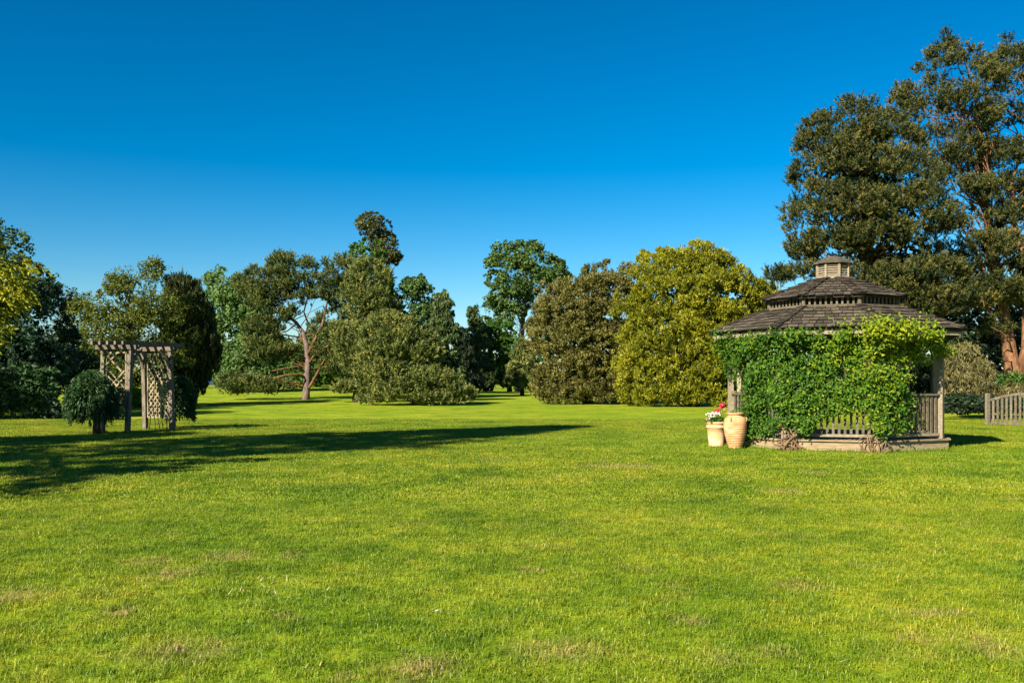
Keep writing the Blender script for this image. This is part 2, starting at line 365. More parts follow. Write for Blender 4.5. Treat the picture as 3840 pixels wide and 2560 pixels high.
def pads_from_poly(poly_px, D, r, n, depth=1.0, front=0.7, inset=0.75, surf=(0.55, 1.0), outl=0.18):
    poly = [tuple(np.array(at(x, y, D))[[0, 2]]) for x, y in poly_px]
    P = np.array(poly); x0, z0 = P.min(0); x1, z1 = P.max(0)
    out = []
    tries = 0
    zg = np.linspace(z0, z1, 80); xl = np.zeros(80); xr = np.zeros(80)
    xx = np.linspace(x0, x1, 200)
    for i, z in enumerate(zg):
        k = in_poly(xx, np.full(200, z), poly)
        if k.any(): xl[i], xr[i] = xx[k].min(), xx[k].max()
        else: xl[i] = xr[i] = (x0 + x1) / 2
    while len(out) < n and tries < 60:
        px = rng.uniform(x0, x1, n * 3); pz = rng.uniform(z0, z1, n * 3); tries += 1
        k = in_poly(px, pz, poly); px, pz = px[k], pz[k]
        rr = r * rng.uniform(0.6, 1.35, len(px)); k = edge_dist(px, pz, poly) > inset * rr; px, pz, rr = px[k], pz[k], rr[k]
        o_ = rng.random(len(px)) < outl; ccx, ccz = (x0 + x1) / 2, (z0 + z1) / 2; vv = np.stack([px - ccx, (pz - ccz) * .8], 1); vv /= np.maximum(np.linalg.norm(vv, axis=1, keepdims=True), .1)
        ed = edge_dist(px, pz, poly); sh_ = np.where(o_ & (ed < 1.6 * rr), ed * .9 + rr * .15, 0); px = px + vv[:, 0] * sh_; pz = pz + vv[:, 1] * sh_; rr = np.where(o_, rr * rng.uniform(.3, .55, len(rr)), rr)
        l = np.interp(pz, zg, xl); rt = np.interp(pz, zg, xr); c = (l + rt) / 2; hw = np.maximum((rt - l) / 2, 0.3)
        u = np.clip((px - c) / hw, -1, 1)
        # rounded in depth also towards the top
        hz = np.clip((z1 - pz) / max(0.25 * (z1 - z0), 0.1), 0, 1); cap = np.sqrt(np.clip(1 - (1 - hz) ** 2, 0, 1)) * 0.7 + 0.3
        y = hw * depth * np.sqrt(1 - u * u) * rng.uniform(surf[0], surf[1], len(px)) * cap
        sgn = np.where(rng.random(len(px)) < front, -1, 1)
        for i in range(len(px)):
            out.append((px[i], D + sgn[i] * y[i], pz[i], rr[i], c[i], u[i]))
            if len(out) >= n: break
    return np.array(out), (x0, x1, z0, z1)
def leaves(pads, per, L, wd, style, flat=0.8, droop=0.0, up=0.0, D=None, inner=0.55, jit=0.8, tonevar=0.22, shootn=5, sub=9, rs=0.42):
    """returns polygons (n,4,3), tone; every pad carries smaller clumps of leaves on its outer and upper side"""
    n = len(pads); m1 = n * sub; q = max(1, int(round(per / sub)))
    c1 = np.repeat(pads[:, :3], sub, 0); r1 = np.repeat(pads[:, 3], sub)
    cen = np.stack([np.repeat(pads[:, 4], sub), np.full(m1, D), c1[:, 2]], 1)
    d1 = unit(rng.normal(size=(m1, 3)) + unit(c1 - cen + 1e-6) * 0.7 + np.array([0, 0, 0.35]))
    s1 = c1 + d1 * (r1 * rng.uniform(inner, 1.05, m1))[:, None] * np.array([1, 1, flat])
    rr1 = r1 * rs * rng.uniform(0.55, 1.4, m1)
    t1 = 0.5 + np.repeat(rng.normal(0, tonevar * 0.5, n), sub) + rng.normal(0, tonevar * 0.6, m1)
    c = np.repeat(s1, q, 0); r = np.repeat(rr1, q); dd = np.repeat(d1, q, 0); m = m1 * q
    d = unit(rng.normal(size=(m, 3)) + dd * 0.7 + np.array([0, 0, 0.15]))
    p = c + d * (r * rng.uniform(0.35, 1.1, m))[:, None] * np.array([1, 1, (1 + flat) / 2])
    d = unit(d + dd * 0.5)
    tone = np.clip(np.repeat(t1, q) + rng.normal(0, tonevar * 0.8, m), 0, 1)
    if style == 'needle':
        # every small clump is an upturned shoot, needles set along it like a bottle brush
        ls = L * 2.3
        ax = unit(d1 * 0.75 + np.array([0, 0, 0.35 + up * 0.6]) + rng.normal(0, 0.28, (m1, 3)))
        t = rng.random((m1, q, 1)); a_ = ax[:, None, :]
        lat = rng.normal(size=(m1, q, 3)); lat = unit(lat - a_ * (lat * a_).sum(2, keepdims=True))
        lsh = (ls * rng.uniform(0.55, 1.25, m1))[:, None, None]
        bp = s1[:, None, :] + a_ * (t - 0.3) * lsh
        dr = unit(a_ * 0.75 + lat * rng.uniform(0.5, 1.1, (m1, q, 1))); ln = L * rng.uniform(0.6, 1.15, (m1, q, 1)) * (1.1 - 0.5 * t)
        sd = unit(np.cross(dr, rng.normal(size=(m1, q, 3)))) * (wd / 2)
        V = np.stack([bp - sd, bp + sd, bp + dr * ln], 2).reshape(-1, 3, 3)
        tone = np.clip(np.repeat(t1, q) + rng.normal(0, tonevar * 0.4, m1 * q) + 0.15 * (t.ravel() - 0.5), 0, 1)
        return V, tone, 3
    nn = unit(d + rng.normal(0, jit, (m, 3)) + np.array([0, 0, 0.2]))
    if style == 'spray':
        dr = unit(d * 0.6 + np.array([0, 0, up - droop]) + rng.normal(0, 0.35, (m, 3)))
        nn = unit(nn - dr * (nn * dr).sum(1, keepdims=True))
    else:
        dr = unit(np.cross(nn, rng.normal(size=(m, 3)))); dr[:, 2] -= droop; dr = unit(dr)
    if style == 'spray':
        sd = unit(np.cross(nn, dr)) * (wd * rng.uniform(0.7, 1.3, m) / 2)[:, None]; ln = (L * rng.uniform(0.65, 1.35, m))[:, None]
        return np.stack([p - dr * ln * 0.45 - sd, p - dr * ln * 0.45 + sd, p + dr * ln * 0.55], 1), tone, 3
    sd = unit(np.cross(nn, dr)) * (wd * rng.uniform(0.7, 1.3, m) / 2)[:, None]
    ln = (L * rng.uniform(0.65, 1.35, m))[:, None]
    V = np.stack([p - dr * ln * 0.5, p + sd + dr * ln * 0.05, p + dr * ln * 0.5, p - sd + dr * ln * 0.05], 1)
    return V, tone, 4
def limb_pts(a, b, n=6, wob=0.08, sag=0.0):
    a, b = Vector(a), Vector(b); l = (b - a).length; out = []
    for i in range(n):
        t = i / (n - 1); p = a.lerp(b, t)
        if 0 < i < n - 1: p = p + Vector((R.gauss(0, 1), R.gauss(0, 1), R.gauss(0, 1))) * (wob * l * 0.5)
        p.z += sag * l * 4 * t * (1 - t); out.append(p)
    return out
def plant(name, label, cat, D, polys, mat, per, L, wd, style='leaf', r=0.6, n=200, base=None, trunk_r=0.3, bark='dark_bark', group=None,
          depth=0.85, front=0.7, flat=0.8, droop=0.0, up=0.4, core=0, trunk_top=0.75, twigs=30, inset=0.75, tonevar=0.22, surf=(0.55, 1.0), jit=0.8, trunks=None, inner=0.55, shootn=5, visible_limbs=None, sub=9, rs=0.42, outl=0.18, mega=None, trunk_bark=None, spurs=()):
    allp = []; box = [1e9, -1e9, 1e9, -1e9]
    tot = 0
    areas = []; pid = []
    for P in polys:
        a = 0.5 * abs(sum(P[i][0] * P[(i + 1) % len(P)][1] - P[(i + 1) % len(P)][0] * P[i][1] for i in range(len(P)))); areas.append(a)
    for pi_, (P, a) in enumerate(zip(polys, areas)):
        pd, b = pads_from_poly(P, D, r, max(6, int(n * a / sum(areas))), depth, front, inset, surf, outl); pid += [pi_] * len(pd); allp.append(pd)
        box = [min(box[0], b[0]), max(box[1], b[1]), min(box[2], b[2]), max(box[3], b[3])]
    pads = np.concatenate(allp)
    if mega:
        # gather the pads into bigger boughs with hollows between them
        nm, fac = mega; cs = [pads[0, :3]]
        cand = pads[rng.permutation(len(pads))][:, :3]
        for _ in range(nm - 1):
            dm = np.min([((cand - c) ** 2 * np.array([1, .6, 1.5])).sum(1) for c in cs], 0) * rng.uniform(.4, 1, len(cand)); cs.append(cand[dm.argmax()])
        cs = np.array(cs); dd = ((pads[:, None, :3] - cs[None]) ** 2 * np.array([1, .6, 1.8])).sum(2); ix = dd.argmin(1)
        mc = np.array([pads[ix == j, :3].mean(0) if (ix == j).any() else cs[j] for j in range(nm)])
        pid = np.array(pid)
        for j in range(len(polys)):
            C0 = pads[pid == j, :3].mean(0); wj = np.array([(pid[ix == q] == j).mean() > .5 if (ix == q).any() else False for q in range(nm)])
            mc_new = C0 + (mc - C0) * (1 + (1 - fac) * np.array([.42, .1, .42])); mc = np.where(wj[:, None], mc_new, mc) if j == 0 else np.where(wj[:, None], mc_new, mc)
        mc0 = np.array([pads[ix == j, :3].mean(0) if (ix == j).any() else cs[j] for j in range(nm)])
        f3 = np.array([fac + .08, fac + .05, fac - .06])
        pads[:, :3] = mc[ix] + (pads[:, :3] - mc0[ix]) * f3 + rng.normal(0, .04 * r, (len(pads), 3))
    ncore = len(pads)
    if spurs:
        sp_ = []
        for (qx, qy, qr) in spurs:
            q0 = at(qx, qy, D); sp_.append((q0.x, D - R.uniform(0, .6), q0.z - qr * .6, qr, (box[0] + box[1]) / 2, 0)); sp_.append((q0.x + R.uniform(-.3, .3) * qr, D - R.uniform(0, .6), q0.z - qr * 1.7, qr * 1.35, (box[0] + box[1]) / 2, 0))
        pads = np.concatenate([pads, np.array(sp_)])
    if base is None: base = ((box[0] + box[1]) / 2, D)
    gz = ground_z(base[0], base[1])
    root = thing(name, label, cat, (base[0], base[1], gz), group)
    gk = pads[:, 2] > gz + 0.1; pads = pads[gk]
    V, tone, k = leaves(pads, per, L, wd, style, flat, droop, up, D, inner=inner, tonevar=tonevar, jit=jit, shootn=shootn, sub=sub, rs=rs)
    keep = V[:, :, 2].min(1) > gz + 0.0; V, tone = V[keep], tone[keep]
    cr = np_mesh('crown', V, k, mat, root, tone)
    tag(cr, kind='stuff')
    if core:
        # inner twigs and leaves that close the crown
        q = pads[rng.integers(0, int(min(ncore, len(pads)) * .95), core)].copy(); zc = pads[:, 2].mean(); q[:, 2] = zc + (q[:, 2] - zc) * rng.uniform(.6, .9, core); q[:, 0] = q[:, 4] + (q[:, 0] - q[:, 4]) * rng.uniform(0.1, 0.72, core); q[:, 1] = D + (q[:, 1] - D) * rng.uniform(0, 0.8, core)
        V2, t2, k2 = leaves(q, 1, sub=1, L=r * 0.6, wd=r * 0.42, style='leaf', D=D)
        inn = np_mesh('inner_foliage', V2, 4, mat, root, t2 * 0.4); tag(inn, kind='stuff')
    zt = gz + (box[3] - gz) * trunk_top
    mb = MB()
    if trunks is None:
        cx = (box[0] + box[1]) / 2
        trunks = [[(base[0], base[1], gz - 0.1, trunk_r * 1.25), (base[0] + 0.02, base[1], gz + 0.6, trunk_r), ((base[0] + cx) / 2, D, (gz + zt) / 2, trunk_r * 0.7), (cx, D, zt, trunk_r * 0.2)]]
    for T in trunks:
        mb.tube([t[:3] for t in T], [t[3] for t in T], 9)
    mb.build('trunk', M[trunk_bark or bark], root, True)
    if twigs:
        tw = MB()
        T = trunks[0]
        pts = [Vector(t[:3]) for t in T]
        sel = rng.integers(0, len(pads), twigs)
        for i in sel:
            tgt = Vector(pads[i][:3])
            zz = gz + (tgt.z - gz) * R.uniform(0.62, 0.95)
            src = min((pts[j].lerp(pts[j + 1], s / 4) for j in range(len(pts) - 1) for s in range(5)), key=lambda q: abs(q.z - zz))
            ps = limb_pts(src, tgt, 5, 0.10, 0.04); rr = min(trunk_r * 0.2, .06)
            tw.tube(ps, [rr, rr * 0.75, rr * 0.5, rr * 0.35, rr * 0.15], 5, False)
        t_ = tw.build('limbs', M[bark], root, True); tag(t_, kind='stuff')
    if visible_limbs:
        for ps, rs in visible_limbs:
            b_ = MB(); b_.tube(ps, [q_ * .8 for q_ in rs], 8); b_.build('limb', M[bark], root, True)
    return root

G = lambda *a: leaf_mat(*a)
LM = {
 'dark_blue': G('dark_blue_green_leaf', (0.010, 0.032, 0.016), (0.022, 0.060, 0.028), (0.045, 0.10, 0.045), 0.12),
 'mid_green': G('mid_green_leaf', (0.022, 0.050, 0.006), (0.062, 0.112, 0.012), (0.13, 0.19, 0.025), 0.3),
 'loose': G('olive_green_leaf', (0.035, 0.055, 0.006), (0.105, 0.140, 0.014), (0.22, 0.245, 0.035), 0.35),
 'yew': G('yew_leaf', (0.010, 0.018, 0.004), (0.036, 0.054, 0.009), (0.10, 0.110, 0.018), 0.1),
 'chestnut': G('pale_blue_green_leaf', (0.030, 0.080, 0.014), (0.100, 0.190, 0.040), (0.21, 0.31, 0.085), 0.25),
 'pine': G('pine_needle', (0.013, 0.027, 0.007), (0.056, 0.074, 0.016), (0.190, 0.165, 0.036), 0.14),
 'pine_mid': G('mid_pine_needle', (0.020, 0.044, 0.010), (0.090, 0.130, 0.026), (0.24, 0.25, 0.056), 0.15),
 'pine_light': G('pale_pine_needle', (0.030, 0.056, 0.011), (0.130, 0.172, 0.034), (0.36, 0.36, 0.095), 0.18),
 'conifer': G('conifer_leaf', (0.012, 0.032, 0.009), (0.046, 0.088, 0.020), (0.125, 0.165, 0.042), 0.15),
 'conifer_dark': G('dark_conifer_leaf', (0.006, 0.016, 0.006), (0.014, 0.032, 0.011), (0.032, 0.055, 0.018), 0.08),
 'oak': G('tall_tree_leaf', (0.018, 0.050, 0.011), (0.058, 0.120, 0.022), (0.135, 0.205, 0.042), 0.25),
 'lush': G('lush_green_leaf', (0.025, 0.075, 0.008), (0.055, 0.130, 0.014), (0.10, 0.19, 0.025), 0.35),
 'holm': G('brown_olive_leaf', (0.048, 0.050, 0.010), (0.135, 0.130, 0.024), (0.235, 0.215, 0.050), 0.14),
 'yellow': G('yellow_green_leaf', (0.060, 0.080, 0.004), (0.190, 0.205, 0.007), (0.34, 0.315, 0.014), 0.2),
 'golden': G('golden_leaf', (0.07, 0.12, 0.006), (0.24, 0.28, 0.010), (0.50, 0.44, 0.02), 0.35),
 'cedar': G('cedar_needle', (0.012, 0.040, 0.010), (0.028, 0.080, 0.018), (0.06, 0.13, 0.03), 0.15),
 'vine': G('vine_leaf', (0.014, 0.055, 0.005), (0.074, 0.190, 0.008), (0.36, 0.40, 0.012), 0.35),
 'lime': G('lime_leaf', (0.10, 0.18, 0.006), (0.22, 0.36, 0.010), (0.36, 0.48, 0.02), 0.3),
 'bush': G('straw_olive_twig', (0.045, 0.045, 0.012), (0.125, 0.115, 0.034), (0.24, 0.210, 0.075), 0.1),
}

# ------------------------------------------------------------------ far wood, distant trees
def build_far_wood():
    n = 820; x = rng.uniform(-150, 150, n); y = rng.uniform(150, 175, n)
    z = np.array([ground_z(a, b) for a, b in zip(x, y)]) + rng.uniform(0, 8.5, n) * (0.7 + 0.3 * np.sin(x * 0.23))
    pads = np.stack([x, y, z, rng.uniform(1.0, 2.2, n), x, np.zeros(n)], 1)
    V, t, k = leaves(pads, 70, 0.75, 0.55, 'leaf', D=160)
    kk = V[:, :, 2].min(1) > 0.3; V, t = V[kk], t[kk]
    o = np_mesh('distant_woodland', V, 4, LM['mid_green'], None, t); tag(o, 'distant low belt of green woodland along the horizon', 'woodland', None, 'stuff')
build_far_wood()

# left dark mass
plant('broadleaf_tree', 'tall dark green tree rising highest at the left edge behind the golden branches', 'tree', 48,
      [[(-260, 560), (-180, 480), (-60, 470), (0, 512), (25, 530), (45, 560), (85, 590), (108, 625), (105, 680), (120, 760), (60, 930), (-260, 930)]], LM['mid_green'], 100, 0.19, 0.115, mega=(14, .8), r=0.85, n=430, core=900, trunk_r=0.4)
plant('conifer_tree', 'dark blue-green conifer sloping down to the lawn at the left edge', 'tree', 41,
      [[(-240, 700), (-120, 600), (0, 585), (60, 600), (105, 640), (135, 680), (150, 715), (160, 760), (178, 800), (190, 860), (186, 915), (178, 958), (100, 962), (-240, 966)]], LM['dark_blue'], 220, 0.17, 0.09, 'spray', mega=(16, .8), r=0.7, n=480, core=1200, droop=0.3, up=0, front=0.8, trunk_r=0.4)
plant('small_tree', 'small dark tree tip poking up between the blue-green conifer and the loose olive tree', 'tree', 52,
      [[(148, 700), (155, 675), (165, 672), (164, 700), (160, 740), (190, 800), (190, 880), (120, 880), (135, 780)]], LM['dark_blue'], 60, 0.2, 0.1, 'leaf', r=0.3, n=60, trunk_r=0.12, trunk_top=0.5)
plant('loose_tree', 'loose olive green tree with a ragged top behind the wooden arbor', 'tree', 60,
      [[(165, 745), (180, 700), (215, 692), (240, 665), (262, 642), (305, 636), (345, 612), (378, 628), (392, 655), (412, 690), (424, 760), (424, 905), (250, 925), (190, 900), (170, 840)]],
      LM['loose'], 112, 0.15, 0.082, spurs=[(345, 616, 0.35), (305, 640, 0.35), (262, 648, 0.3), (240, 668, 0.3), (213, 694, 0.35), (182, 704, 0.3), (330, 626, 0.3), (378, 630, 0.3), (285, 638, 0.25), (172, 740, 0.3)], mega=(22, .76), r=0.62, n=460, rs=.5, twigs=70, trunk_r=0.28, core=500, inset=0.35, tonevar=0.26)
plant('yew_tree', 'dark fastigiate yew with upright plumes right of the arbor', 'tree', 64,
      [[(385, 690), (392, 655), (405, 647), (425, 652), (445, 650), (462, 672), (472, 700), (483, 735), (495, 770), (498, 810), (485, 850), (465, 890), (440, 912), (400, 905), (385, 850), (380, 760)]],
      LM['yew'], 220, 0.30, 0.075, 'spray', r=0.5, n=330, core=500, up=1.5, flat=2.0, trunk_r=0.35, inset=0.5, tonevar=0.3)
plant('chestnut_tree', 'pale blue-green leafy tree between the dark yew and the spreading pine', 'tree', 92,
      [[(470, 668), (482, 645), (505, 632), (540, 627), (572, 638), (600, 668), (625, 700), (640, 800), (640, 880), (500, 880), (485, 850), (498, 800), (490, 745), (468, 700)]],
      LM['chestnut'], 110, 0.30, 0.16, mega=(18, .78), r=0.8, n=360, core=500, droop=0.6, trunk_r=0.35, tonevar=0.2)
plant('broadleaf_tree', 'low dark tree in the shade behind the spreading pine', 'tree', 112,
      [[(600, 800), (660, 760), (740, 750), (830, 770), (860, 885), (760, 890), (600, 890)]], LM['lush'], 60, 0.45, 0.28, r=1.1, n=170, core=250, trunk_r=0.3)
plant('sequoia_tree', 'tall redwood with a broken crooked top behind the two pines', 'tree', 98,
      [[(822, 530), (818, 512), (835, 492), (862, 488), (880, 500), (898, 515), (900, 540), (880, 548), (872, 560), (885, 580), (915, 575), (922, 590), (905, 605), (880, 600), (860, 590), (845, 550)],
       [(842, 530), (900, 535), (925, 598), (905, 612), (880, 600), (862, 575)]],
      LM['pine'], 90, 0.24, 0.10, 'leaf', r=0.42, n=200, outl=.3, trunk_r=0.45, inset=0.3, trunk_top=0.9, twigs=60, flat=0.7)
plant('ivy_clad_tree', 'tall dense green column of ivy below the crooked redwood top', 'tree', 94,
      [[(806, 600), (812, 565), (840, 548), (868, 552), (885, 575), (895, 620), (905, 680), (908, 780), (905, 890), (810, 890), (800, 700)]],
      LM['lush'], 90, 0.28, 0.17, 'leaf', r=0.5, n=330, core=300, trunk_r=0.4, droop=0.3, inset=0.25, outl=.25)
plant('broadleaf_tree', 'rounded mid green tree behind the bushy pine, left of the gap', 'tree', 96,
      [[(905, 690), (918, 655), (945, 636), (975, 640), (995, 662), (1008, 700), (1010, 800), (1005, 890), (900, 890), (898, 760)]], LM['oak'], 100, 0.30, 0.18, mega=(10, .76), r=0.75, n=230, core=300, trunk_r=0.35)
plant('conifer_tree', 'pointed blue-green conifer at the left side of the gap', 'tree', 84,
      [[(1018, 655), (1030, 690), (1042, 705), (1052, 760), (1062, 820), (1075, 880), (1080, 900), (975, 900), (985, 800), (990, 720), (1005, 675)]], LM['conifer'], 170, 0.32, 0.15, 'spray', mega=(9, .78), r=0.5, n=250, core=300, droop=0.9, up=0.1, trunk_r=0.3, tonevar=0.25)
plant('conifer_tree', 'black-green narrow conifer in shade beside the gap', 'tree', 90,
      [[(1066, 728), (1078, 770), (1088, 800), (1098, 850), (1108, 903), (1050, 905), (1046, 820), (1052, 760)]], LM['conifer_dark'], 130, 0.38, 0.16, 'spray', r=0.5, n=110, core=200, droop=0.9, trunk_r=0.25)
plant('conifer_tree', 'slender conifer with drooping sprays beyond the gap', 'tree', 112,
      [[(1092, 688), (1104, 720), (1118, 760), (1135, 820), (1150, 888), (1085, 890), (1078, 800), (1076, 720)]], LM['conifer'], 150, 0.38, 0.18, 'spray', mega=(8, .78), r=0.6, n=170, core=200, droop=0.9, trunk_r=0.25, tonevar=0.25)
plant('broadleaf_tree', 'low bright green tree under the tall airy tree', 'tree', 116,
      [[(1110, 760), (1135, 738), (1175, 740), (1205, 765), (1225, 810), (1230, 885), (1120, 888)]], LM['lush'], 75, 0.45, 0.28, mega=(7, .78), r=0.8, n=150, core=200, trunk_r=0.3)
plant('conifer_tree', 'short olive conifer against the brown-olive tree', 'tree', 94,
      [[(1205, 765), (1222, 800), (1235, 850), (1240, 893), (1158, 894), (1160, 850), (1180, 800)]], LM['pine_light'], 150, 0.3, 0.12, 'spray', r=0.45, n=130, core=150, droop=0.5, trunk_r=0.2)
tp = at(1190, 880, 122)
oakroot = plant('tall_tree', 'tall airy broadleaf tree with an open rounded crown in the centre', 'tree', 122,
      [[(1118, 605), (1135, 572), (1165, 556), (1205, 552), (1232, 560), (1248, 582), (1285, 600), (1305, 630), (1300, 662), (1275, 672), (1255, 660), (1225, 690), (1200, 740), (1165, 752), (1135, 740), (1118, 712), (1115, 680), (1130, 650), (1118, 630)],
       [(1255, 690), (1290, 672), (1300, 690), (1280, 720), (1240, 745), (1225, 730)]],
      LM['oak'], 95, 0.34, 0.2, mega=(24, .80), r=0.95, n=330, trunk_r=0.45, bark='grey_bark', twigs=60, flat=0.6, trunk_top=0.85, base=(tp.x, 122), tonevar=0.25)

# ------------------------------------------------------------------ spreading pine in the middle left
D1 = 75
def W(x, y, dy=0.0, D=D1):
    p = at(x, y, D); return (p.x, D + dy, p.z)
trunk1 = [(*W(703, 925)[:2], -0.15, 0.38), (*W(703, 905), 0.30), (*W(706, 860), 0.27), (*W(708, 830), 0.24), (*W(704, 790), 0.20), (*W(697, 765), 0.17), (*W(680, 740), 0.13), (*W(655, 722), 0.09), (*W(620, 715), 0.04)]
limbs1 = [
 ([W(706, 895), W(718, 880, -.3), W(738, 848, -.8), W(752, 825, -1)], [.16, .14, .11, .06]),
 ([W(704, 868), W(690, 860, -.8), W(665, 862, -1.4), W(643, 868, -2)], [.13, .12, .09, .05]),
 ([W(704, 856), W(685, 842, -.6), W(660, 848, -1.3), W(640, 852, -2)], [.11, .10, .08, .04]),
 ([W(703, 800), W(690, 775, .4), W(650, 768, .3), W(600, 790, 0), W(565, 800, 0)], [.09, .09, .07, .05, .02]),
 ([W(700, 770), W(706, 745, .5), W(694, 715, .6), W(702, 680, .8), W(705, 650, 1)], [.13, .11, .08, .06, .03]),
 ([W(705, 820), W(722, 790, -.6), W(745, 750, -1), W(755, 700, -.8), W(770, 650, -.5)], [.15, .14, .12, .09, .04]),
 ([W(706, 840), W(730, 810, -.6), W(770, 790, -1.2), W(800, 740, -1)], [.13, .11, .08, .04]),
 ([W(706, 850), W(740, 840, .6), W(760, 845, .8), W(775, 842, 1)], [.06, .05, .04, .02]),
 ([W(683, 742), W(660, 760, 0), W(630, 770, 0), W(600, 765, 0)], [.08, .06, .04, .02]),
]
tp = W(703, 925)
plant('pine_tree', 'spreading pine with an orange forked trunk standing alone on the lawn', 'tree', D1,
      [[(618, 615), (645, 577), (668, 580), (690, 600), (720, 592), (750, 600), (760, 690), (735, 700), (715, 688), (690, 700), (660, 695), (630, 660)],
       [(552, 640), (590, 612), (615, 622), (645, 640), (672, 680), (688, 720), (660, 745), (625, 735), (595, 730), (565, 700)],
       [(565, 715), (610, 735), (650, 752), (640, 790), (605, 810), (575, 830), (560, 790)],
       [(505, 880), (530, 855), (570, 848), (605, 860), (645, 862), (675, 885), (672, 905), (620, 912), (560, 915), (520, 912)],
       [(740, 660), (760, 600), (785, 585), (815, 600), (840, 620), (830, 680), (790, 720), (755, 715)],
       [(722, 735), (760, 712), (800, 722), (835, 745), (842, 800), (828, 858), (770, 870), (742, 850), (722, 800), (718, 760)],
       [(590, 800), (640, 782), (690, 790), (680, 815), (630, 832), (590, 840)]],
      LM['pine_mid'], 240, 0.22, 0.058, 'needle', sub=12, spurs=[(650, 577, 0.38), (632, 600, 0.35), (672, 585, 0.3), (700, 588, 0.35), (592, 612, 0.35), (548, 640, 0.35), (575, 625, 0.3), (620, 648, 0.3), (745, 592, 0.35), (772, 585, 0.35), (800, 592, 0.3), (720, 600, 0.3), (690, 600, 0.3), (560, 660, 0.35), (835, 625, 0.35)], mega=(34, .82), trunk_bark='grey_bark', r=0.62, n=600, core=500, base=(tp[0], D1), trunks=[trunk1], bark='pine_bark', depth=0.6, up=0.6, flat=0.45, twigs=70, inset=0.5, visible_limbs=limbs1, trunk_r=0.2, tonevar=0.28)
D2 = 70
t2 = at(822, 925, D2)
plant('pine_tree', 'dense pine with a black trunk leaning against the spreading pine', 'tree', D2,
      [[(800, 640), (830, 600), (865, 598), (890, 625), (905, 680), (905, 740), (870, 760), (820, 740), (790, 700)],
       [(770, 740), (830, 735), (900, 750), (905, 820), (880, 880), (840, 870), (800, 850), (770, 800)],
       [(760, 880), (800, 872), (832, 880), (812, 905), (770, 908)]],
      LM['pine_light'], 240, 0.22, 0.06, 'needle', sub=12, spurs=[(870, 598, 0.35), (890, 640, 0.35), (850, 600, 0.3), (905, 690, 0.35), (830, 608, 0.3)], mega=(18, .82), r=0.62, n=300, base=(t2.x, D2), trunk_r=0.35, bark='dark_bark', up=0.6, flat=0.6, core=350, twigs=60, inset=0.5, tonevar=0.28,
      trunks=[[(t2.x, D2, -.2, .5), (*W(824, 890, D=D2), .4), (*W(834, 820, D=D2), .34), (*W(850, 720, D=D2), .22), (*W(865, 640, D=D2), .08)]])
plant('bushy_pine', 'bushy light-tipped pine sweeping down to the grass left of the gap', 'tree', 64,
      [[(835, 780), (868, 735), (905, 720), (948, 740), (968, 760), (990, 768), (985, 795), (1012, 805), (1002, 835), (1030, 850), (1050, 870), (1085, 898), (1078, 918), (1050, 928), (960, 932), (870, 930), (838, 922), (828, 850)]],
      LM['pine_light'], 240, 0.22, 0.062, 'needle', sub=12, spurs=[(868, 738, 0.35), (900, 722, 0.3), (948, 742, 0.35), (925, 728, 0.3), (990, 770, 0.35), (975, 762, 0.3), (1010, 806, 0.3), (1050, 868, 0.35), (1080, 900, 0.3), (1030, 850, 0.3)], mega=(26, .80), r=0.6, n=520, core=700, trunk_r=0.3, up=0.9, flat=0.7, depth=0.7, front=0.8, tonevar=0.3, inset=0.55)

# ------------------------------------------------------------------ rounded trees right of the gap
plant('holm_oak_tree', 'rounded brown-olive evergreen reaching the ground right of the gap', 'tree', 68,
      [[(1218, 780), (1232, 705), (1250, 668), (1290, 645), (1325, 650), (1345, 622), (1385, 610), (1430, 610), (1470, 635), (1480, 700), (1480, 930), (1300, 930), (1228, 924), (1222, 860)]],
      LM['holm'], 310, 0.15, 0.095, 'spray', up=.3, mega=(42, .84), r=0.62, n=620, core=1300, trunk_r=0.35, front=0.82, tonevar=0.24, inner=0.7)
plant('evergreen_tree', 'large domed yellow-green evergreen left of the gazebo', 'tree', 62,
      [[(1428, 760), (1425, 690), (1436, 645), (1468, 618), (1482, 592), (1530, 578), (1580, 570), (1630, 578), (1665, 602), (1690, 640), (1712, 655), (1745, 648), (1758, 672), (1762, 705), (1752, 760), (1745, 850), (1735, 932), (1560, 934), (1430, 930), (1420, 860)]],
      LM['yellow'], 290, 0.18, 0.085, 'spray', mega=(60, .84), r=0.62, n=760, core=1600, trunk_r=0.4, front=0.82, up=0.5, droop=0, tonevar=0.24, inner=0.7)

# ------------------------------------------------------------------ pines on the right
D3 = 46
def W3(x, y, dy=0.0): return W(x, y, dy, D3)
trk_a = [(*W3(2336, 960)[:2], -0.2, .62), (*W3(2336, 880), .55), (*W3(2322, 830), .36), (*W3(2310, 740), .28), (*W3(2290, 640), .24), (*W3(2272, 540), .2), (*W3(2262, 420), .15), (*W3(2255, 320), .10), (*W3(2240, 200), .04)]
lim_a = [([W3(2340, 860, -.1), W3(2350, 800, -.3), W3(2348, 700, -.4), W3(2342, 600, -.4), W3(2318, 500, -.3), W3(2325, 420, 0), W3(2345, 350, 0)], [.36, .30, .25, .21, .16, .11, .05]),
         ([W3(2308, 720), W3(2290, 640, .8), W3(2258, 560, 1), W3(2225, 520, .6), W3(2200, 480, .2)], [.14, .12, .09, .05, .02]),
         ([W3(2325, 810), W3(2300, 790, -.8), W3(2270, 765, -1.2), W3(2240, 755, -1.5)], [.07, .05, .035, .015]),
         ([W3(2325, 830), W3(2300, 832, -.8), W3(2268, 825, -1.4)], [.05, .035, .015]),
         ([W3(2318, 490), W3(2290, 440, .4), W3(2280, 380, .5)], [.1, .08, .05])]
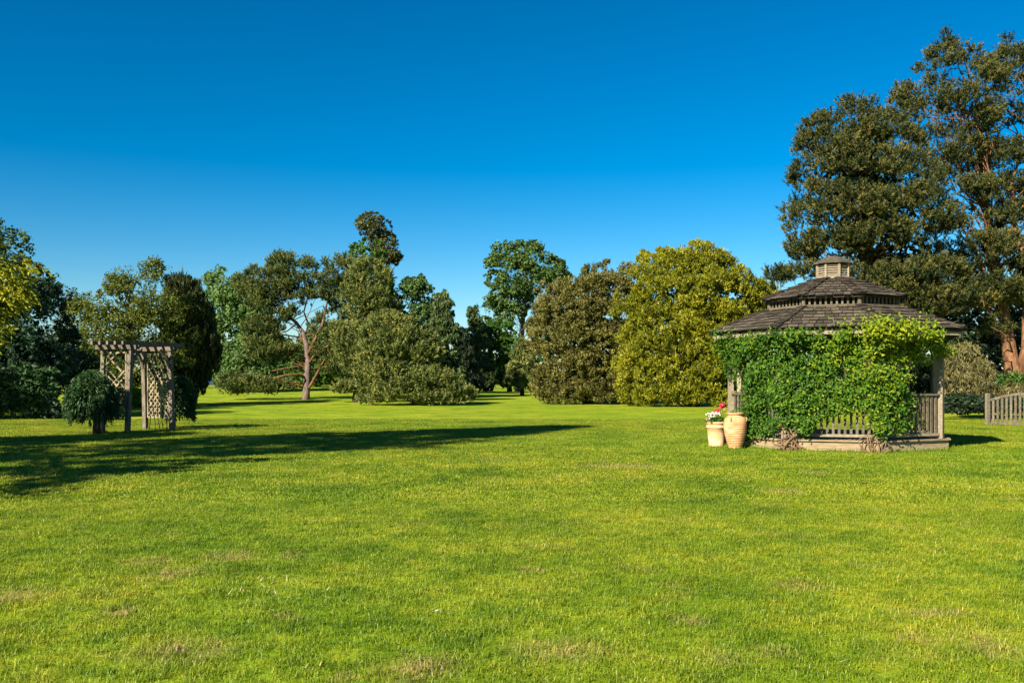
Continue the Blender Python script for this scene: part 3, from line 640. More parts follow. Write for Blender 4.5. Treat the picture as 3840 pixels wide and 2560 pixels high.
plant('pine_tree', 'tallest orange-trunked pine at the right edge with a high open crown', 'tree', D3,
      [[(2108, 190), (2130, 115), (2165, 80), (2185, 120), (2230, 140), (2270, 135), (2290, 200), (2270, 300), (2240, 380), (2180, 420), (2120, 400), (2085, 330), (2055, 260), (2060, 190), (2085, 200)],
       [(2130, 400), (2200, 410), (2270, 400), (2310, 470), (2290, 540), (2190, 530), (2140, 500)],
       [(2250, 300), (2320, 320), (2370, 400), (2370, 500), (2300, 520), (2270, 420)],
       [(2170, 560), (2230, 590), (2300, 570), (2370, 600), (2370, 690), (2290, 720), (2230, 740), (2180, 700)],
       [(2120, 515), (2250, 530), (2360, 520), (2400, 620), (2250, 650), (2130, 610)],
       [(2240, 740), (2290, 740), (2330, 760), (2260, 780)]],
      LM['pine'], 260, 0.17, 0.042, 'needle', sub=13, spurs=[(2132, 118, 0.25), (2165, 80, 0.32), (2186, 100, 0.25), (2210, 132, 0.3), (2240, 128, 0.25), (2262, 150, 0.3), (2108, 150, 0.3), (2085, 205, 0.3), (2062, 195, 0.3), (2060, 225, 0.3), (2150, 130, 0.3), (2290, 170, 0.3)], mega=(30, .80), r=0.55, n=660, base=(W3(2336, 960)[0], D3), trunks=[trk_a], visible_limbs=lim_a, bark='pine_bark', trunk_r=.25, up=.6, flat=.5, twigs=120, depth=0.75, tonevar=0.28, inset=0.4)
D4 = 48
c4 = at(2420, 940, D4)
plant('pine_tree', 'orange-limbed pine cut off by the right edge of the picture', 'tree', D4,
      [[(2275, 160), (2300, 105), (2330, 100), (2380, 80), (2450, 150), (2520, 260), (2540, 420), (2480, 560), (2400, 540), (2330, 480), (2290, 400), (2280, 280)],
       [(2330, 560), (2500, 540), (2540, 700), (2400, 760), (2330, 700)]],
      LM['pine'], 260, 0.17, 0.042, 'needle', sub=13, spurs=[(2292, 125, 0.3), (2305, 105, 0.25), (2332, 112, 0.3), (2345, 105, 0.25), (2275, 165, 0.3)], mega=(22, .80), r=0.58, n=400, base=(c4.x, D4), bark='pine_bark', trunk_r=.35, up=.6, flat=.5, twigs=90, depth=0.7, tonevar=0.28, inset=0.4)
D5 = 43
c5 = at(2000, 930, D5)
plant('pine_tree', 'broad dense pine rising directly behind the gazebo roof', 'tree', D5,
      [[(1830, 420), (1845, 330), (1872, 275), (1925, 262), (1950, 232), (2000, 250), (2050, 262), (2100, 330), (2130, 420), (2165, 500), (2140, 560), (2080, 600), (2000, 590), (1940, 600), (1870, 590), (1828, 560), (1815, 500)],
       [(1885, 610), (2000, 600), (2100, 590), (2190, 600), (2220, 680), (2180, 740), (2080, 760), (2000, 720), (1930, 660)],
       [(1765, 612), (1800, 615), (1850, 605), (1890, 600), (1900, 640), (1850, 640), (1800, 655), (1775, 640)],
       [(1815, 545), (1870, 555), (1900, 590), (1860, 600), (1830, 585)]],
      LM['pine'], 260, 0.17, 0.042, 'needle', sub=13, spurs=[(1960, 232, 0.28), (1938, 250, 0.3), (1985, 245, 0.25), (2012, 255, 0.3), (1872, 280, 0.3), (1890, 275, 0.25), (1850, 320, 0.3), (1838, 370, 0.25), (1825, 380, 0.25), (1828, 455, 0.3), (1820, 500, 0.3), (1822, 545, 0.28), (2045, 255, 0.3), (1768, 618, 0.25), (1790, 615, 0.28), (1780, 640, 0.25), (1815, 612, 0.25), (1855, 450, 0.3), (1905, 262, 0.25)], mega=(38, .84), r=0.62, n=760, base=(c5.x, D5), bark='pine_bark', trunk_r=.35, up=.55, flat=.5, core=2200, twigs=110, depth=0.7, tonevar=0.28, inset=0.45, front=0.78)
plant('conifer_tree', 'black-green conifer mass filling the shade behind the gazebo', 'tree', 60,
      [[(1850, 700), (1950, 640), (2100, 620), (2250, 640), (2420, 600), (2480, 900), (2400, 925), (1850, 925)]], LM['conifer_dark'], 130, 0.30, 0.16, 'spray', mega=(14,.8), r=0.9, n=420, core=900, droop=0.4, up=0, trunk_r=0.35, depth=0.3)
plant('drooping_bush', 'straw-olive bush of drooping twigs between the gazebo and the picket gate', 'shrub', 40,
      [[(2172, 830), (2190, 790), (2215, 785), (2245, 800), (2262, 850), (2280, 880), (2280, 925), (2190, 928), (2170, 900)],
       [(2265, 892), (2330, 880), (2420, 885), (2420, 925), (2270, 925)]],
      LM['bush'], 180, 0.2, 0.035, 'spray', mega=(8, .8), r=0.4, n=190, core=250, droop=0.7, up=0, trunk_top=0.4, trunk_r=0.05, bark='grey_bark', twigs=0, depth=0.5, tonevar=0.3)
plant('low_hedge', 'low dark evergreen ground shrub in front of the straw-olive bush', 'shrub', 38.5,
      [[(2160, 915), (2200, 908), (2270, 912), (2300, 918), (2400, 915), (2400, 944), (2280, 946), (2160, 948)]],
      LM['conifer_dark'], 108, 0.12, 0.08, 'leaf', r=0.22, n=200, core=200, trunk_r=0.05, trunk_top=.3, twigs=0, depth=0.25, inset=0.3)
plant('leafy_shrub', 'bright green shrub at the foot of the orange pine trunks', 'shrub', 41,
      [[(2290, 880), (2310, 862), (2345, 855), (2400, 860), (2400, 905), (2300, 905)]],
      LM['lush'], 80, 0.14, 0.09, 'leaf', r=0.25, n=70, core=60, trunk_r=0.04, trunk_top=.3, twigs=0, depth=0.4, inset=0.3)

# lime shrub behind the arbor
plant('lime_shrub', 'low bright lime shrub seen through the wooden arbor', 'shrub', 57,
      [[(262, 912), (280, 892), (305, 884), (335, 888), (350, 905), (345, 935), (270, 938)]], LM['lime'], 200, 0.17, 0.1, 'spray', r=0.3, n=90, core=80, up=0.2, flat=0.45, trunk_r=0.05, twigs=0, depth=0.6, inset=0.3)

# ------------------------------------------------------------------ tall golden conifers left of the picture that throw the long shadow
def shadow_conifer(name, label, x, y, H, Rad, mat, npads, seed, z_low=1.6):
    g = np.random.default_rng(seed)
    root = thing(name, label, 'tree', (x, y, 0))
    t = g.random(npads) ** 0.8; z = z_low + t * (H - z_low)
    a = g.uniform(0, 2 * np.pi, npads); rr = Rad * (1 - t) ** 0.85 * np.sqrt(g.uniform(0.15, 1, npads)) + 0.1
    zz = z - rr * 0.12
    pads = np.stack([x + rr * np.cos(a), y + rr * np.sin(a), zz, g.uniform(0.45, 0.85, npads), np.full(npads, x), np.zeros(npads)], 1)
    if name == 'golden_cedar':      # added gap: pads along the sun ray removed to light the low boughs
        a0 = np.array([-7.9, 14.3, 3.4]); ds = np.array([-SH.x * math.cos(SUN_EL), -SH.y * math.cos(SUN_EL), math.sin(SUN_EL)])
        rel = pads[:, :3] - a0; dist = np.linalg.norm(rel - (rel @ ds)[:, None] * ds, axis=1); pads = pads[dist > 1.5]; npads = len(pads)
    V, tone, k = leaves(pads, 80, 0.24, 0.12, 'spray', 0.5, 0.7, 0.1, y)
    cr = np_mesh('crown', V, k, mat, root, tone); tag(cr, kind='stuff')
    mb = MB(); mb.tube([(x, y, -.2), (x, y, 1.5), (x, y, H * .5), (x, y, H * .97)], [.5, .42, .28, .04], 10); mb.build('trunk', M['dark_bark'], root, True)
    lb = MB()
    for i in g.integers(0, npads, 90):
        p = Vector(pads[i][:3]); s = Vector((x, y, min(H * .95, p.z + 0.15 * (p - Vector((x, y, p.z))).length)))
        lb.tube(limb_pts(s, p, 4, 0.05, 0.02), [.07, .05, .035, .015], 5, False)
    tag(lb.build('limbs', M['dark_bark'], root, True), kind='stuff')
    return root
gc = shadow_conifer('golden_cedar', 'golden weeping conifer reaching in from the left edge with yellow-green tips', -17.2, 8.7, 20.0, 7.1, LM['golden'], 640, 5, 3.0)
shadow_conifer('conifer_tree', 'dark conifer outside the left edge that shades the lawn', -22.5, 12.0, 13.2, 4.6, LM['conifer'], 420, 6)
shadow_conifer('conifer_tree', 'second dark conifer further outside the left edge', -29.0, 16.0, 10.0, 4.5, LM['conifer'], 300, 8)
# drooping boughs that reach into the picture
def bough(poly, D, mat, n, per, L, wd, start, name='bough', droop=0.8, r=0.13):
    pd, b = pads_from_poly(poly, D, r, n, 0.5, 0.5, 0.0); P, Dr, T_ = [], [], []
    lb = MB(); s = Vector(start)
    for i, q in enumerate(pd):
        q = q[:3]; d = unit(np.array([.75, rng.normal(0, .3), -.45 * droop]) + rng.normal(0, .22, 3)); ln = rng.uniform(.22, .5)
        t = np.linspace(0, 1, per)[:, None]; c = q + d * (t - .5) * ln + np.array([0, 0, -1]) * (t ** 2) * ln * .35 * droop
        side = np.where(np.arange(per) % 2 == 0, 1, -1)[:, None]; lat = unit(np.cross(d, np.array([0, 0, 1.0])) + rng.normal(0, .5, (per, 3))) * side
        P.append(c + rng.normal(0, .006, (per, 3))); Dr.append(unit(d * .8 + lat * .7 + np.array([0, 0, -.25 * droop]) + rng.normal(0, .2, (per, 3)))); T_.append(np.clip(rng.normal(.5, .2) + rng.normal(0, .13, per), 0, 1))
        if i % 3 == 0: lb.tube([Vector(c[0]), Vector(c[per // 2]), Vector(c[-1])], [.008, .006, .003], 4, False)
        if i % (n // 8 + 1) == 0: lb.tube(limb_pts(s, Vector(c[0]), 6, 0.04, 0.03), [.05, .04, .03, .02, .012, .007], 5, False)
    P, Dr, T_ = np.concatenate(P), np.concatenate(Dr), np.concatenate(T_); m = len(P)
    sd = unit(np.cross(Dr, rng.normal(size=(m, 3)))) * wd / 2; L_ = (L * rng.uniform(.6, 1.2, m))[:, None]
    V = np.stack([P, P + sd + Dr * L_ * .4, P + Dr * L_, P - sd + Dr * L_ * .4], 1)
    tag(np_mesh(name, V, 4, mat, gc, T_), kind='stuff'); tag(lb.build('bough_limbs', M['dark_bark'], gc, True), kind='stuff')
bough([(-60, 600), (0, 622), (40, 604), (78, 590), (84, 604), (50, 625), (72, 655), (68, 680), (40, 675), (40, 705), (18, 725), (8, 780), (-8, 790), (-60, 760)], 14.5, LM['golden'], 150, 34, 0.085, 0.03, (-11.2, 12.5, 4.6))
bough([(-40, 850), (20, 860), (60, 842), (110, 838), (118, 850), (80, 868), (122, 880), (100, 900), (60, 900), (100, 925), (60, 935), (20, 940), (-40, 930)], 14.5, LM['cedar'], 190, 34, 0.09, 0.028, (-11.2, 12.5, 1.9), 'lower_bough', 0.3)

# ------------------------------------------------------------------ gazebo
TH = -20.3
def V8(k, r, z):
    a = math.radians(-90 + TH + (k - 1.5) * 45); return Vector((GX + r * math.cos(a), GY + r * math.sin(a), z))
gz_ = thing('gazebo', 'octagonal timber gazebo with a two-tier shingle roof, half covered by climbers', 'gazebo', (GX, GY, 0))
RB, RP, RE = 2.67, 2.50, 2.99
COS = math.cos(math.radians(22.5))
for k in range(8):
    a, b = V8(k, RB, 0), V8(k + 1, RB, 0); d = (b - a).normalized(); nrm = Vector((d.y, -d.x, 0))
    u = Vector((0, 0, 1))
    one_beam('base_board', a + u * .125 - nrm * .02, b + u * .125 - nrm * .02, .04, .205, M['board'], gz_)
    one_beam('deck_edge', a + u * .248 + d * .01, b + u * .248 - d * .01, .09, .034, M['board'], gz_)
    one_beam('ground_board', a + u * .008 - nrm * .05, b + u * .008 - nrm * .05, .03, .04, M['board'], gz_)
# floor boards
ap = RB * COS - 0.06
for i in range(-12, 13):
    off = i * 0.195
    s22 = math.tan(math.radians(22.5)) * ap
    hl = ap if abs(off) <= s22 else ap - (abs(off) - s22)
    if hl < .2: continue
    th = math.radians(TH); dx, dy = math.cos(th), math.sin(th)
    c = Vector((GX - dy * off, GY + dx * off, .235))
    if abs(off) < ap: one_beam('floor_board', c - Vector((dx, dy, 0)) * hl, c + Vector((dx, dy, 0)) * hl, .18, .03, M['board'], gz_)
for k in range(8):
    p = V8(k, RP, 0); r_ = (p - Vector((GX, GY, 0))).normalized()
    m = MB(); m.beam(p + Vector((0, 0, .265)), p + Vector((0, 0, 2.55)), .115, .115, up=r_); m.build('post', M['wood_pale'], gz_)
    a, b = V8(k, RP, 0), V8(k + 1, RP, 0); d = (b - a).normalized()
    a2, b2 = a + d * .07, b - d * .07; u = Vector((0, 0, 1))
    one_beam('top_plate', a2 + u * 2.47, b2 + u * 2.47, .09, .14, M['wood'], gz_)
    if k == 5: continue      # entrance on the far side
    one_beam('handrail', a2 + u * 1.245, b2 + u * 1.245, .085, .045, M['wood'], gz_)
    one_beam('bottom_rail', a2 + u * .355, b2 + u * .355, .06, .06, M['wood_pale'], gz_)
    L_ = (b2 - a2).length; n = 14
    for i in range(n):
        q = a2 + d * (L_ * (i + .75) / (n + .5))
        m = MB(); m.beam(q + u * .385, q + u * 1.222, .055, .03, up=Vector((-d.y, d.x, 0))); m.build('baluster', M['wood'], gz_)

def roof(name, r0, z0, r1, z1, rows, sw, hipn, seedv):
    rnd = random.Random(seedv)
    deck = MB()
    top, bot = [], []
    for k in range(8):
        a, b, c, d = V8(k, r0 - .03, z0 - .045), V8(k + 1, r0 - .03, z0 - .045), V8(k + 1, r1, z1 - .045), V8(k, r1, z1 - .045)
        t = Vector((0, 0, .03))
        deck.add([a, b, c, d, a + t, b + t, c + t, d + t], [(3, 2, 1, 0), (4, 5, 6, 7), (0, 1, 5, 4), (2, 3, 7, 6), (1, 2, 6, 5), (3, 0, 4, 7)])
    ro = deck.build(name, M['dark'], gz_)
    rest = MB()
    for k in range(8):
        A, B, Cc, Dd = V8(k, r0, z0), V8(k + 1, r0, z0), V8(k + 1, r1, z1), V8(k, r1, z1)
        mid0 = (A + B) / 2; mid1 = (Cc + Dd) / 2; ux = (B - A).normalized(); vy = (mid1 - mid0); SL = vy.length; vy.normalize(); nz = ux.cross(vy).normalized()
        h0 = (B - A).length / 2; h1 = (Cc - Dd).length / 2
        hw = lambda v: h0 + (h1 - h0) * v / SL
        ex = SL / rows
        for r in range(rows):
            v0 = r * ex - (.025 if r == 0 else 0); v1 = min(SL, (r + 1.45) * ex)
            w0 = hw(v0); x = -w0 - rnd.uniform(0, sw)
            while x < w0:
                wd = sw * rnd.choice([.55, .8, 1, 1, 1.2, 1.35]); gap = .014
                xa, xb = x + gap, x + wd; x += wd
                jit = rnd.uniform(-.008, .008)
                def cl(xx, v): return max(-hw(v) + .01, min(hw(v) - .01, xx))
                q = [(cl(xa, v0 + jit), v0 + jit), (cl(xb, v0 + jit), v0 + jit), (cl(xb, v1), v1), (cl(xa, v1), v1)]
                if q[1][0] - q[0][0] < .025: continue
                lift = .036 + rnd.uniform(-.006, .012); th = .024 + rnd.uniform(-.003, .006); skew = rnd.uniform(-.004, .004)
                vs = []
                for lay in (0, 1):
                    for i, (xx, vv) in enumerate(q):
                        h = (lift if i < 2 else .004) - (th if (lay == 0) else 0) * (1 if i < 2 else .8) + (skew if i in (0, 3) else -skew)
                        vs.append(mid0 + ux * xx + vy * vv + nz * h)
                fs = [(3, 2, 1, 0), (4, 5, 6, 7), (0, 1, 5, 4), (1, 2, 6, 5), (2, 3, 7, 6), (3, 0, 4, 7)]
                if k in (0, 1, 2): mesh_obj('shingle', vs, fs, M['shingle'], ro, end=(M['butt'], (2, 3, 5)))
                else: rest.add(vs, fs)
        # hip caps along the edge at vertex k
        P0, P1 = V8(k, r0, z0), V8(k, r1, z1)
        n1 = nz; A2, B2 = V8(k - 1, r0, z0), V8(k, r0, z0); C2 = V8(k, r1, z1); n2 = (B2 - A2).normalized().cross((C2 - B2).normalized()).normalized()
        ax = (P1 - P0).normalized(); s1 = (nz.cross(ax)).normalized() * -1; s2 = (n2.cross(ax)).normalized()
        LL = (P1 - P0).length; ln = LL / hipn
        for i in range(hipn):
            b0 = P0 + ax * (i * ln - .02 + rnd.uniform(-.01, .01)); b1 = P0 + ax * min(LL, (i + 1.25) * ln)
            nn = (nz + n2).normalized(); wv = .10 + rnd.uniform(-.01, .015); hh = .084 + rnd.uniform(-.005, .01)
            vs = []
            for (pt, h) in ((b0, hh), (b1, .04)):
                base = pt + nn * h
                vs += [base + s1 * wv - nz * .002, base, base + s2 * wv - n2 * .002]
                vs += [base + s1 * wv - nn * .024, base - nn * .024, base + s2 * wv - nn * .024]
            fs = [(0, 1, 7, 6), (1, 2, 8, 7), (3, 9, 10, 4), (4, 10, 11, 5), (0, 3, 4, 1), (1, 4, 5, 2), (6, 7, 10, 9), (7, 8, 11, 10), (0, 6, 9, 3), (2, 5, 11, 8)]
            mesh_obj('hip_cap', vs, fs, M['hip'], ro)
    o = rest.build('shingles', M['shingle'], ro); tag(o, kind='stuff')
    return ro
roof('lower_roof', RE, 2.695, 1.56, 3.262, 7, .185, 7, 1)
roof('upper_roof', 1.715, 3.487, .34, 4.015, 7, .165, 6, 2)
for k in range(8):
    u = Vector((0, 0, 1))
    a, b = V8(k, RE - .07, 0), V8(k + 1, RE - .07, 0); d = (b - a).normalized()
    one_beam('fascia_board', a + u * 2.592 + d * .012, b + u * 2.592 - d * .012, .028, .078, M['wood_pale'], gz_)
    a, b = V8(k, 1.60, 0), V8(k + 1, 1.60, 0)
    one_beam('sill', a + u * 3.275 + d * .01, b + u * 3.275 - d * .01, .05, .035, M['wood'], gz_)
    a, b = V8(k, 1.55, 0), V8(k + 1, 1.55, 0)
    one_beam('head_board', a + u * 3.505 + d * .01, b + u * 3.505 - d * .01, .045, .04, M['wood'], gz_)
    one_beam('corner_post', V8(k, 1.56, 3.292), V8(k, 1.56, 3.486), .07, .07, M['wood'], gz_, up=(a - Vector((GX, GY, 0))).normalized())
    L_ = (b - a).length
    for i in range(9):
        q = a + d * (L_ * (i + 1) / 10)
        m = MB(); m.beam(q + u * 3.293, q + u * 3.484, .045, .02, up=Vector((-d.y, d.x, 0))); m.build('vent_slat', M['wood'], gz_)
    a, b = V8(k, 1.45, 0), V8(k + 1, 1.45, 0)
# cupola
zc0, zc1 = 4.0, 4.375
cup = MB()
cap_prof = [(.47, 4.372), (.47, 4.40), (.30, 4.475), (.29, 4.50), (.13, 4.565), (.0, 4.58)]
for j in range(len(cap_prof) - 1):
    for k in range(8):
        (ra, za), (rb, zb) = cap_prof[j], cap_prof[j + 1]
        cup.add([V8(k, ra, za), V8(k + 1, ra, za), V8(k + 1, rb, zb), V8(k, rb, zb)], [(0, 1, 2, 3)])
cup.add([V8(k, .465, 4.371) for k in range(8)], [tuple(range(8))[::-1]])
cup.build('cupola_roof', M['shingle'], gz_)
for k in range(8):
    one_beam('cupola_post', V8(k, .385, zc0 - .03), V8(k, .385, zc1), .05, .05, M['wood_pale'], gz_, up=(V8(k, 1, 0) - Vector((GX, GY, 0))).normalized())
    a, b = V8(k, .37, 0), V8(k + 1, .37, 0); d = (b - a).normalized(); nrm = Vector((d.y, -d.x, 0)); u = Vector((0, 0, 1))
    one_beam('cupola_panel', a + u * 4.035 + d * .025, b + u * 4.035 - d * .025, .02, .10, M['wood_pale'], gz_)
    for i in range(5):
        z = 4.112 + i * .053
        m = MB(); m.beam(a + u * z + d * .025, b + u * z - d * .025, .045, .012, up=(nrm * .75 + u).normalized()); m.build('louvre', M['wood_pale'], gz_)

# ------------------------------------------------------------------ climbers on the gazebo
def crop(x, y): return 2600 + x / 1.823, 900 + y / 1.823
def vine_hit(cx, cy, extra):
    sx, sy = crop(cx, cy)
    dx, dz = (sx - 1920) / F, (YH - sy) / F
    top = min(1, max(0, (760 - cy) / 110.0))
    r = 2.60 + extra + .26 * top + (.20 if cy < 655 else 0)
    best = None
    for k in (7, 0, 1, 2, 3):
        a, b = V8(k, r, 0), V8(k + 1, r, 0); ex, ey = b.x - a.x, b.y - a.y
        det = dx * -ey + ex * 1.0
        if abs(det) < 1e-6: continue
        t = (a.x * -ey + ex * a.y) / det
        s = (dx * a.y - 1.0 * a.x) / det
        if 0 <= s <= 1 and t > 0 and (best is None or t < best): best = t
    if best is None: best = V8(0, r, 0).y if cx < 600 else V8(3, r, 0).y
    return Vector((dx * best, best, EYE + dz * best))
VP = [(150, 690), (250, 668), (450, 658), (560, 648), (700, 625), (760, 628), (850, 655), (950, 645), (1020, 605), (1130, 608), (1220, 580), (1310, 555), (1400, 575), (1500, 575), (1600, 590), (1690, 620), (1715, 700), (1740, 775), (1690, 832), (1600, 835), (1520, 825),
      (1495, 900), (1510, 960), (1480, 1030), (1490, 1100), (1450, 1180), (1460, 1260), (1400, 1340), (1330, 1362), (1260, 1330), (1230, 1260), (1200, 1180), (1160, 1170), (1080, 1190), (1000, 1180), (930, 1200), (870, 1200), (800, 1265), (770, 1340), (710, 1310),
      (640, 1260), (600, 1240), (560, 1300), (480, 1330), (400, 1335), (372, 1385), (350, 1300), (340, 1250), (350, 1180), (330, 1060), (318, 960), (240, 940), (215, 870), (195, 800), (150, 745), (128, 705)]
def leaf_cards(C_, Nn, Ln, W_, droop):
    """folded pointed leaves: two quads each"""
    m = len(C_)
    dr = unit(np.cross(Nn, rng.normal(size=(m, 3)))); dr[:, 2] -= droop; dr = unit(dr); Nn = unit(Nn - dr * (Nn * dr).sum(1, keepdims=True))
    sd = np.cross(Nn, dr) * (W_ / 2)[:, None]; L_ = Ln[:, None]; fold = Nn * (W_ * .18)[:, None]
    b, t = C_ - dr * L_ * .5, C_ + dr * L_ * .5 - Nn * L_ * .12; mid = C_ - fold
    q1 = np.stack([b, C_ + sd - dr * L_ * .05, C_ + sd * .55 + dr * L_ * .3, t], 1); q2 = np.stack([b, t, C_ - sd * .55 + dr * L_ * .3, C_ - sd - dr * L_ * .05], 1)
    return np.concatenate([q1, q2])
def climber(name, label, side, base_crop, nclump, seed):
    g = np.random.default_rng(seed); rr = random.Random(seed)
    bx = crop(*base_crop); Db = vine_hit(base_crop[0], base_crop[1], .16).y; root = thing(name, label, 'climbing plant', ((bx[0] - 1920) / F * Db, Db, 0))
    C_, Nn, T_, Z_ = [], [], [], []
    cnt = 0; tries = 0
    while cnt < nclump and tries < 100000:
        tries += 1
        x, y = g.uniform(125, 1750), g.uniform(550, 1390)
        if not in_poly(np.array([x]), np.array([y]), VP)[0]: continue
        bnd = 900 + 70 * math.sin(y / 90.0) + g.normal(0, 60)
        if (x < bnd) != (side == 0): continue
        nv = mnoise.noise(Vector((x / 70.0, y / 55.0, 3.3 + side))); nv2 = mnoise.noise(Vector((x / 190.0, y / 150.0, 9.3)))
        dens = 0.58 + 1.7 * nv + 0.5 * nv2
        if x > 1300 and 700 < y < 1000: dens -= 0.25 + 0.6 * (x > 1420 and y > 840)
        if x > 1050 and y > 1130 and x < 1210: dens -= .3
        if (610 < x < 745 and y > 1265) or (1170 < x < 1330 and y > 1320): continue
        if g.random() > dens: continue
        lobe = 0.08 + 0.26 * nv + 0.06 * g.normal()
        p = vine_hit(x, y, lobe); cnt += 1
        out = Vector((p.x - GX, p.y - GY, 0)).normalized()
        m = int(g.integers(9, 17)); sp = .075
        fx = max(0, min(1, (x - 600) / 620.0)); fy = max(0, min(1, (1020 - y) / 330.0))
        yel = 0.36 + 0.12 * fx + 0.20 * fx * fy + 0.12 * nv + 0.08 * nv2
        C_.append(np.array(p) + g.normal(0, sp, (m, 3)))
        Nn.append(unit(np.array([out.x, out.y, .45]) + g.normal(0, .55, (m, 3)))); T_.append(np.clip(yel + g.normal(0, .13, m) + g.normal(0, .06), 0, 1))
    # loose shoots waving past the outline
    for i in range(46):
        if side == 0: x, y = g.uniform(140, 880), g.uniform(640, 690)
        else: x, y = (g.uniform(960, 1680), g.uniform(540, 610)) if i % 4 else (g.uniform(1690, 1760), g.uniform(740, 800))
        p = np.array(vine_hit(x, y, .12)); m = 7; d = unit(np.array([g.normal(0, .6), g.normal(0, .3), 1.0 if i % 4 else .1]))
        C_.append(p + d * np.linspace(-.05, .2, m)[:, None] + g.normal(0, .018, (m, 3))); Nn.append(unit(g.normal(size=(m, 3)) + np.array([-.4, -.7, .3]))); T_.append(np.clip(g.normal(.45 + .25 * side, .15, m), 0, 1))
    C_ = np.concatenate(C_); Nn = np.concatenate(Nn); T_ = np.concatenate(T_)
    k = C_[:, 2] > .05; C_, Nn, T_ = C_[k], Nn[k], T_[k]; m = len(C_)
    V = leaf_cards(C_, Nn, rng.uniform(.045, .115, m), rng.uniform(.028, .056, m), .35)
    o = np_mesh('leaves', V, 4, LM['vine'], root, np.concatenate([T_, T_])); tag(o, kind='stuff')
    # woody stems twisting up from the ground
    b0 = Vector(root.location)
    for i in range(20 if side == 0 else 12):
        tx, ty = base_crop[0] + rr.uniform(-80, 80), base_crop[1] - rr.uniform(70, 260)
        tgt = vine_hit(tx, ty, .10); s = b0 + Vector((rr.uniform(-.22, .22) if side == 0 else rr.uniform(-.06, .06), rr.uniform(-.06, .06), -.03)); pts = []
        bulge = rr.uniform(-.34, .34); ph = rr.uniform(0, 6)
        for j in range(9):
            t = j / 8; q = s.lerp(tgt, t); q.x += bulge * math.sin(t * math.pi) * (1 if side else math.cos(t * 5 + ph)) + .035 * math.sin(ph + t * 9); q.y += -.05 * math.sin(t * math.pi); pts.append(q)
        rad = rr.uniform(.010, .022); mb = MB(); mb.tube(pts, [rad * (1.1 - .6 * j / 8) for j in range(9)], 6); mb.build('stem', M['stem'], root, True)
    for i in range(9):   # stems that run up through the leaves
        x0, y0 = base_crop[0] + rr.uniform(-60, 60), base_crop[1] - 200; x1 = x0 + rr.uniform(-260, 260); y1 = rr.uniform(700, 1000); pts = []
        if side == 0: x1 = min(x1, 880)
        for j in range(9):
            t = j / 8; pts.append(vine_hit(x0 + (x1 - x0) * t + 22 * math.sin(t * 8 + i), y0 + (y1 - y0) * t, .03))
        mb = MB(); mb.tube(pts, [.011 - .008 * j / 8 for j in range(9)], 5); mb.build('stem', M['stem'], root, True)
    return root
climber('climbing_vine', 'deep green climber covering the left half of the gazebo', 0, (672, 1436), 1250, 3)
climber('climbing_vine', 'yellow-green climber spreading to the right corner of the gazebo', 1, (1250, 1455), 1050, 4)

# ------------------------------------------------------------------ terracotta pots and flowers
def flower_leaf_mass(name, root, c, rad, n, mat, L, seed, flat=.6):
    g = np.random.default_rng(seed); d = unit(g.normal(size=(n, 3))); d[:, 2] = np.abs(d[:, 2])
    p = np.array(c) + d * rad * (g.random(n) ** .4)[:, None] * np.array([1, 1, flat])
    V = leaf_cards(p, unit(d + g.normal(0, .5, (n, 3)) + np.array([0, -.2, .4])), np.full(n, L) * g.uniform(.7, 1.3, n), np.full(n, L * .7), .1)
    t = g.random(n); o = np_mesh(name, V, 4, mat, root, np.concatenate([t, t])); tag(o, kind='stuff'); return o
pd_ = 22.15; px = (2686 - 1920) / F * pd_
pot = thing('flower_pot', 'pale terracotta flower pot planted with white and red flowers beside the ribbed jar', 'flower pot', (px, pd_, 0))
m = MB(); m.lathe((px, pd_, 0), [(.0, .0), (.175, 0), (.182, .005), (.185, .028), (.172, .045), (.205, .30), (.222, .44), (.236, .447), (.238, .462), (.226, .47), (.228, .535), (.245, .545), (.252, .565), (.245, .583), (.222, .585), (.205, .55), (0, .55)], 40); m.build('pot_body', M['pot'], pot, True)
m = MB(); m.lathe((px, pd_, 0), [(.205, .551), (.1, .562), (.001, .565)], 24); m.build('soil', M['soil'], pot)
jd = 21.45; jx = (2757 - 1920) / F * jd
jar = thing('terracotta_jar', 'tall ribbed terracotta jar with small lug handles standing against the climber', 'jar', (jx, jd, 0))
prof = [(0, 0), (.150, 0)]
nR = 15
for i in range(nR * 4 + 1):
    t = i / (nR * 4); z = .015 + t * .60; r = .150 + (.262 - .150) * math.sin(min(1, t * 1.12) * math.pi / 2) ** 1.1
    if t > .9: r -= (t - .9) * .10
    r += .0065 * (1 if i % 4 in (1, 2) else -.4); prof.append((r, z))
prof += [(.255, .64), (.235, .68), (.205, .715), (.172, .742), (.160, .76), (.158, .775), (.178, .782), (.192, .795), (.192, .812), (.178, .822), (.150, .818), (.140, .78), (.0, .70)]
m = MB(); m.lathe((jx, jd, 0), prof, 44); m.build('jar_body', M['jar'], jar, True)
for a0 in (-125, 55, -35):
    a = math.radians(a0); m = MB(); c = lambda r, z, da=0: (jx + r * math.cos(a + da), jd + r * math.sin(a + da), z)
    m.tube([c(.235, .70), c(.268, .712), c(.285, .685), c(.272, .645), c(.245, .63)], [.014, .016, .017, .015, .014], 8); m.build('handle', M['jar'], jar, True)
def solid(name, col, rough=.6, trans=0):
    m_, N, L = new_mat(name); p = nd(N, 'ShaderNodeBsdfPrincipled', Roughness=rough); p.inputs['Base Color'].default_value = (*col, 1)
    n1 = nd(N, 'ShaderNodeTexNoise', Scale=40.0); r = ramp(N, [(.3, tuple(c * .75 for c in col)), (.7, col)], ALB); L.new(n1.outputs['Fac'], r.inputs[0]); L.new(r.outputs[0], p.inputs['Base Color'])
    o = nd(N, 'ShaderNodeOutputMaterial'); L.new(p.outputs[0], o.inputs['Surface']); return m_
